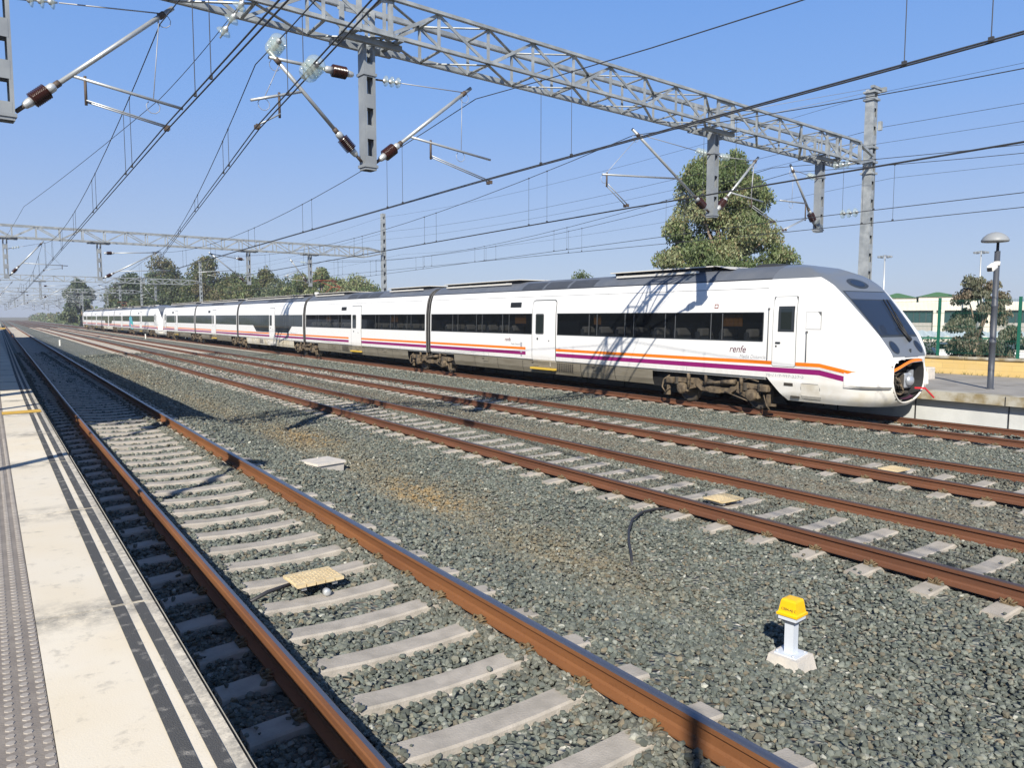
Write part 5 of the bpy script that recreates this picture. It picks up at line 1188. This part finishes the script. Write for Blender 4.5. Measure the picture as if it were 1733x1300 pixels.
tree(32.3, 14.7, -1.3, 5.4, 2.8, 17000, .13, 'small grey green eucalyptus behind the mesh fence, right of the train', [(.13, .145, .095), (.17, .18, .12), (.20, .19, .125), (.25, .235, .17), (.12, .115, .075), (.22, .175, .12)], clumps=70, low=.26, droop=1.2, seed=8, shell=.10, prof=lambda u: .95 if u < .55 else .95 - (u - .55) * 1.2)
rowt = [(26.8, 300, 15.8, 8.5, 'lone dark tree beside the track, left of the second train', DARKG), (30.2, 213, 14.2, 10.5, 'dark green round tree at the left end of the row behind the trains', DARKG), (36.0, 202, 17.4, 13.5, 'broad dark tree, tallest of the row behind the trains', DARKG + OLIVE[3:]), (43.0, 190, 17.2, 12.0, 'brownish tree with a double top in the row behind the trains', OLIVE),
        (45.7, 174, 12.8, 12.5, 'olive tree just behind the third mast from the right', OLIVE), (50.8, 167, 13.4, 9.5, 'loose olive tree between two masts behind the train roof', OLIVE), (53.4, 156, 12.0, 8.0, 'pale green tree left of the red pantograph', GREEN), (56.1, 150, 13.5, 6.5, 'narrow green tree standing above the pantograph', GREEN), (58.6, 138, 10.8, 11.0, 'rounded green tree right of the pantograph', GREEN), (62.5, 131, 8.0, 6.5, 'low dark tree just left of the plain mast', DARKG),
        (39.0, 196, 12.5, 17, 'olive thicket low under the tallest trees', OLIVE), (48.0, 178, 11.5, 16, 'brown green thicket low behind the train roof', OLIVE), (52.5, 160, 10.6, 15, 'dark thicket low behind the pantograph', DARKG),
        (31.5, 224, 12.5, 13, 'dark thicket below the round tree at the left end of the row', DARKG), (40.0, 183, 13.0, 9, 'olive tree standing between the double topped trees', OLIVE), (34.5, 196, 12.5, 15, 'low dark shrubbery left of the third mast', DARKG + OLIVE[:2]), (47.5, 166, 11.6, 13, 'pale olive tree behind the third carriage roof', OLIVE + GREEN), (57.5, 146, 10.6, 12, 'leafy green thicket directly behind the pantograph', GREEN), (60.5, 136, 8.6, 12, 'low green thicket right of the pantograph', GREEN + DARKG),
        (106.4, 204, 11.0, 6.5, 'small far tree top just right of the plain mast', DARKG), (111.4, 201, 11.5, 6.5, 'second small far tree top right of the plain mast', DARKG), (69.9, 85, 9.6, 6.2, 'bright green tree top showing above the front carriage roof', [(.10, .14, .04), (.13, .16, .05), (.15, .17, .06)])]
for i, (x, y, H, w, lb, pal) in enumerate(rowt):
    d = math.hypot(x, y); tree(x, y, -1.4, H + .6, w * 1.4, 15000 if d > 120 else 9000, max(.32, d * .0031), lb, pal, clumps=48, low=.06 if i != 0 else .2, shell=.13, seed=20 + i, name='tree', group='trees beyond the railway', limbs=5, prof=lambda u: max(.25, (1 - u ** 2.4)) * (.85 + .25 * math.sin(9 * u + 1)))
# hazy scrub along the line far to the left, too many to count
rg = np.random.default_rng(77); P = []; n = 9000
ya = rg.uniform(235, 900, n); xa = 27 + (ya - 235) * .012 + rg.exponential(9, n); hz = -1.2 + rg.random(n) ** 1.6 * (3.0 + 2.2 * np.sin(ya * .05) + 1.5 * np.sin(ya * .17 + xa * .2))
P = np.stack([xa, ya, hz], 1); t = rg.normal(size=(n, 3)); t /= np.linalg.norm(t, axis=1)[:, None]; b = np.cross(t, rg.normal(size=(n, 3))); b /= np.linalg.norm(b, axis=1)[:, None]; L = rg.uniform(1.0, 2.4, n)[:, None]
V = np.stack([P, P + t * L * .5 - b * L * .3, P + t * L, P + t * L * .5 + b * L * .3], 1).reshape(-1, 3)
npmesh('lineside_scrub', V, np.arange(n * 4).reshape(-1, 4), M['leaf'], colors=np.array(OLIVE + GREEN)[rg.integers(0, 11, n)] * rg.uniform(.8, 1.4, (n, 1)), kind='stuff', label='pale scrub and low trees along the line in the distance', cat='scrub')
n = 5000; ya = rg.uniform(500, 1500, n); xa = rg.uniform(-160, 24, n) - (ya - 500) * .02; xa = np.where(np.abs(xa - 12) < 16, xa - 40, xa); hz = -1.2 + rg.random(n) ** 1.5 * 9
P = np.stack([xa, ya, hz], 1); t = rg.normal(size=(n, 3)); t /= np.linalg.norm(t, axis=1)[:, None]; b = np.cross(t, rg.normal(size=(n, 3))); b /= np.linalg.norm(b, axis=1)[:, None]; L = rg.uniform(2, 6, n)[:, None]
V = np.stack([P, P + t * L * .5 - b * L * .3, P + t * L, P + t * L * .5 + b * L * .3], 1).reshape(-1, 3)
npmesh('distant_wood', V, np.arange(n * 4).reshape(-1, 4), M['leaf'], colors=np.array(GREEN)[rg.integers(0, 6, n)] * rg.uniform(.9, 1.4, (n, 1)), kind='stuff', label='hazy far wood at the end of the line', cat='wood')

# ------------------------------------------------------------------ beyond the fence
m = MB(); m.box((95, 60, -1.42), (129, 120, .1)); m.build('car_park', M['asphalt'], kind='structure')
# bus station building: its long front faces the railway; local u runs along the front to the right (towards -Y, +X)
bd = empty('station_building', (115, 58, -3.2), 'cream two storey building with green hipped roofs beyond the fence', 'building')
ux, uy = .545, -.838; wx, wy_ = .838, .545     # along the front, and away from the camera
O = Vector((112.0, 64.5, 0))
def Bp(u, w, z): return (O.x + u * ux + w * wx, O.y + u * uy + w * wy_, z)
def bbox(m, u0, u1, w0, w1, z0, z1, mi=0):
    vs = [Bp(u, w, z) for z in (z0, z1) for w in (w0, w1) for u in (u0, u1)]; m.add(vs, [(0, 2, 3, 1), (4, 5, 7, 6), (0, 1, 5, 4), (2, 6, 7, 3), (0, 4, 6, 2), (1, 3, 7, 5)], mi)
m = MB(); bbox(m, -16, 34, .6, 14, -1.4, 3.2); bbox(m, -16, 34, 0, 14.2, 3.25, 4.45); 
for k in range(-2, 6): bbox(m, k * 6.5 - .15, k * 6.5 + .25, -.05, .62, -1.4, 3.26); bbox(m, k * 6.5 + .85, k * 6.5 + 1.3, -.05, .62, -1.4, 3.26)
bbox(m, -6, -.7, 2, 12, 4.45, 5.05); bbox(m, -.5, 4.25, 2, 7, 4.45, 5.15); bbox(m, 4.55, 10.0, 2, 8, 4.45, 5.3); bbox(m, 10.0, 13, 3, 7, 4.45, 4.9); m.build('wall', M['cream_wall'], bd)
m = MB()
for (a, b, z0, z1) in ((-6.3, -.75, 5.06, 5.8), (-.8, 4.4, 5.16, 5.95), (4.3, 10.3, 5.31, 6.05)):
    c, wc = (a + b) / 2, 4.8; vs = [Bp(a, 1.7, z0), Bp(b, 1.7, z0), Bp(b, 8.3, z0), Bp(a, 8.3, z0), Bp(c - .2, wc, z1), Bp(c + .2, wc, z1)]
    m.add(vs, [(0, 1, 5, 4), (1, 2, 5), (2, 3, 4, 5), (3, 0, 4), (0, 3, 2, 1)])
m.build('roof', M['green_roof'], bd)
for k in range(-2, 5):
    a, b = k * 6.5 + 1.35, k * 6.5 + 6.3; m = MB(); bbox(m, a, b, .52, .58, 1.45, 3.15, 0)
    for j in range(1, 6): u = a + (b - a) * j / 6; bbox(m, u - .05, u + .05, .45, .53, 1.45, 3.15, 1)
    m.build('window', [M['teal_glass'], M['frame_dark']], bd)
    m = MB(); bbox(m, a, b, .42, .56, -.05, 1.43); m.build('spandrel', M['grey_wall'], bd)
# car port and parked cars
cp = empty('car_port', (64, 35, -1.37), 'long car shelter with a pale corrugated roof behind the fence', 'car shelter')
O2 = Vector((60, 41.5, 0))
def Cp(u, w, z): return (O2.x + u * ux + w * wx, O2.y + u * uy + w * wy_, z)
m = MB(); vs = []
nn = 130
for j in range(nn + 1):
    u = -14 + 44 * j / nn; h = .05 * (1 if j % 2 else -1)
    vs += [Cp(u, 0, .68 + h), Cp(u, 5.2, 1.02 + h + .10 * math.sin(u * .9) ** 2)]
m.add(vs, [(2 * j, 2 * j + 1, 2 * j + 3, 2 * j + 2) for j in range(nn)]); m.build('roof', M['corr'], cp)
m = MB()
for k in range(9): 
    u = -13 + k * 5; m.box(Cp(u, 4.6, -.4), (.12, .12, 1.95)); m.beam(Cp(u, 0.1, .55), Cp(u, 5.1, .86), .08, .12)
m.beam(Cp(-14, .1, .56), Cp(30, .1, .56), .08, .16); m.build('steel_frame', M['green'], cp)
def car(u, w, colour, label):
    c = Cp(u, w, -1.36); r = empty('parked_car', c, label, 'car', 'cars parked under the shelter'); th = math.atan2(wy_, wx)
    def T(a, b, z): return (c[0] + a * math.cos(th) - b * math.sin(th), c[1] + a * math.sin(th) + b * math.cos(th), c[2] + z)
    pr = [(-2.1, .35), (-2.12, .62), (-1.95, .80), (-1.15, .90), (-.55, 1.38), (.75, 1.44), (1.55, 1.02), (2.05, .92), (2.12, .5), (2.05, .3)]
    m = MB(); vs = []
    for s in (-1, 1):
        for a, z in pr: vs.append(T(a, s * (.82 if z < .95 else .64), z))
    n = len(pr); m.add(vs, [tuple(range(n)), tuple(range(2 * n - 1, n - 1, -1))] + [(i, n + i, n + (i + 1) % n, (i + 1) % n) for i in range(n)]); m.build('body', M[colour], r)
    m = MB()
    m.add([T(-1.12, -.6, .95), T(-1.12, .6, .95), T(-.60, .56, 1.35), T(-.60, -.56, 1.35)], [(0, 1, 2, 3)])
    for s in (-1, 1): m.add([T(-.95, s * .80, .96), T(1.3, s * .80, 1.02), T(.75, s * .66, 1.38), T(-.5, s * .66, 1.34)], [(0, 1, 2, 3)])
    m.v = [(a, b, z_ + .01) for a, b, z_ in m.v]; m.build('window', M['pane_far'], r)
    for a in (-1.35, 1.3):
        for s in (-1, 1): m = MB(); m.lathe([(0, .31), (.18, .31), (.19, .2)], T(a, s * .68, .31), T(a, s * 1.68, .31), 14); m.build('wheel', M['tyre'], r)
car(8.3, 2.6, 'car_grey', 'dark grey car under the shelter, just right of the train nose'); car(10.9, 2.5, 'car_white', 'white car under the shelter, right of the first fence post'); car(13.6, 2.6, 'car_grey', 'dark car under the shelter behind the small eucalyptus'); car(16.4, 2.4, 'car_white', 'white car under the shelter at the right edge of the picture')
rg = np.random.default_rng(9); n = 9000; u = rg.uniform(-16, 32, n); w = 7.2 + rg.random(n) * 1.4; z = -1.35 + rg.random(n) * (1.75 + .2 * np.sin(u * 2)); P = np.stack([O2.x + u * ux + w * wx, O2.y + u * uy + w * wy_, z], 1)
t = rg.normal(size=(n, 3)); t /= np.linalg.norm(t, axis=1)[:, None]; b = np.cross(t, rg.normal(size=(n, 3))); b /= np.linalg.norm(b, axis=1)[:, None]; L = rg.uniform(.15, .35, n)[:, None]
npmesh('hedge', np.stack([P, P + t * L * .5 - b * L * .3, P + t * L, P + t * L * .5 + b * L * .3], 1).reshape(-1, 3), np.arange(n * 4).reshape(-1, 4), M['leaf'], colors=np.array([(.03, .07, .03), (.05, .09, .04)])[rg.integers(0, 2, n)] * rg.uniform(.7, 1.2, (n, 1)), label='dark clipped hedge behind the car shelter', cat='hedge')
def floodlight(x, y, zt, label):
    r = empty('floodlight_mast', (x, y, -1.37), label, 'floodlight mast', 'floodlight masts over the car park'); m = MB(); m.tube([(x, y, -1.4), (x, y, zt)], [.16, .09], 10); m.build('pole', M['cap'], r)
    for k in range(6):
        a = k * 6.283 / 6; m = MB(); p = Vector((x + .75 * math.cos(a), y + .75 * math.sin(a), zt - .15)); m.beam((x, y, zt - .05), p, .05, .05); m.rbox(p + Vector((0, 0, -.12)), (.34, .34, .28), .05, 1); m.build('lamp', M['galv_dark'], r)
floodlight(103.8, 60.2, 10.9, 'tall floodlight mast between the train nose and the building'); floodlight(113.6, 52.1, 11.4, 'tall floodlight mast rising behind the small eucalyptus')
for (u, h, lb) in ((-3.0, 6.2, 'thin white street lamp before the cream building, left of the fence post'), (1.5, 6.0, 'thin white street lamp between fence post and train nose')):
    c = Cp(u * 4, 9, 0); r = empty('street_lamp', (c[0], c[1], -1.37), lb, 'street lamp', 'street lamps of the car park'); m = MB(); m.tube([(c[0], c[1], -1.4), (c[0], c[1], 3.1), (c[0] + .2, c[1] - .2, 3.5), (c[0] + .8, c[1] - .9, 3.6)], .05, 8); m.build('pole', M['cam_white'], r)

# ------------------------------------------------------------------ thin spring haze
hz_ = MB(); hz_.box((40, 700, 5), (1400, 1560, 17)); t = bpy.data.materials.new('haze'); t.use_nodes = True; t.node_tree.nodes.remove(t.node_tree.nodes['Principled BSDF'])
pv = t.node_tree.nodes.new('ShaderNodeVolumePrincipled'); pv.inputs['Color'].default_value = (.86, .90, 1, 1); pv.inputs['Density'].default_value = .00042; pv.inputs['Anisotropy'].default_value = .2
t.node_tree.links.new(pv.outputs[0], t.node_tree.nodes['Material Output'].inputs['Volume'])
hz_.build('haze', t, kind='stuff', label='thin pale haze hanging over the far end of the line', cat='haze')
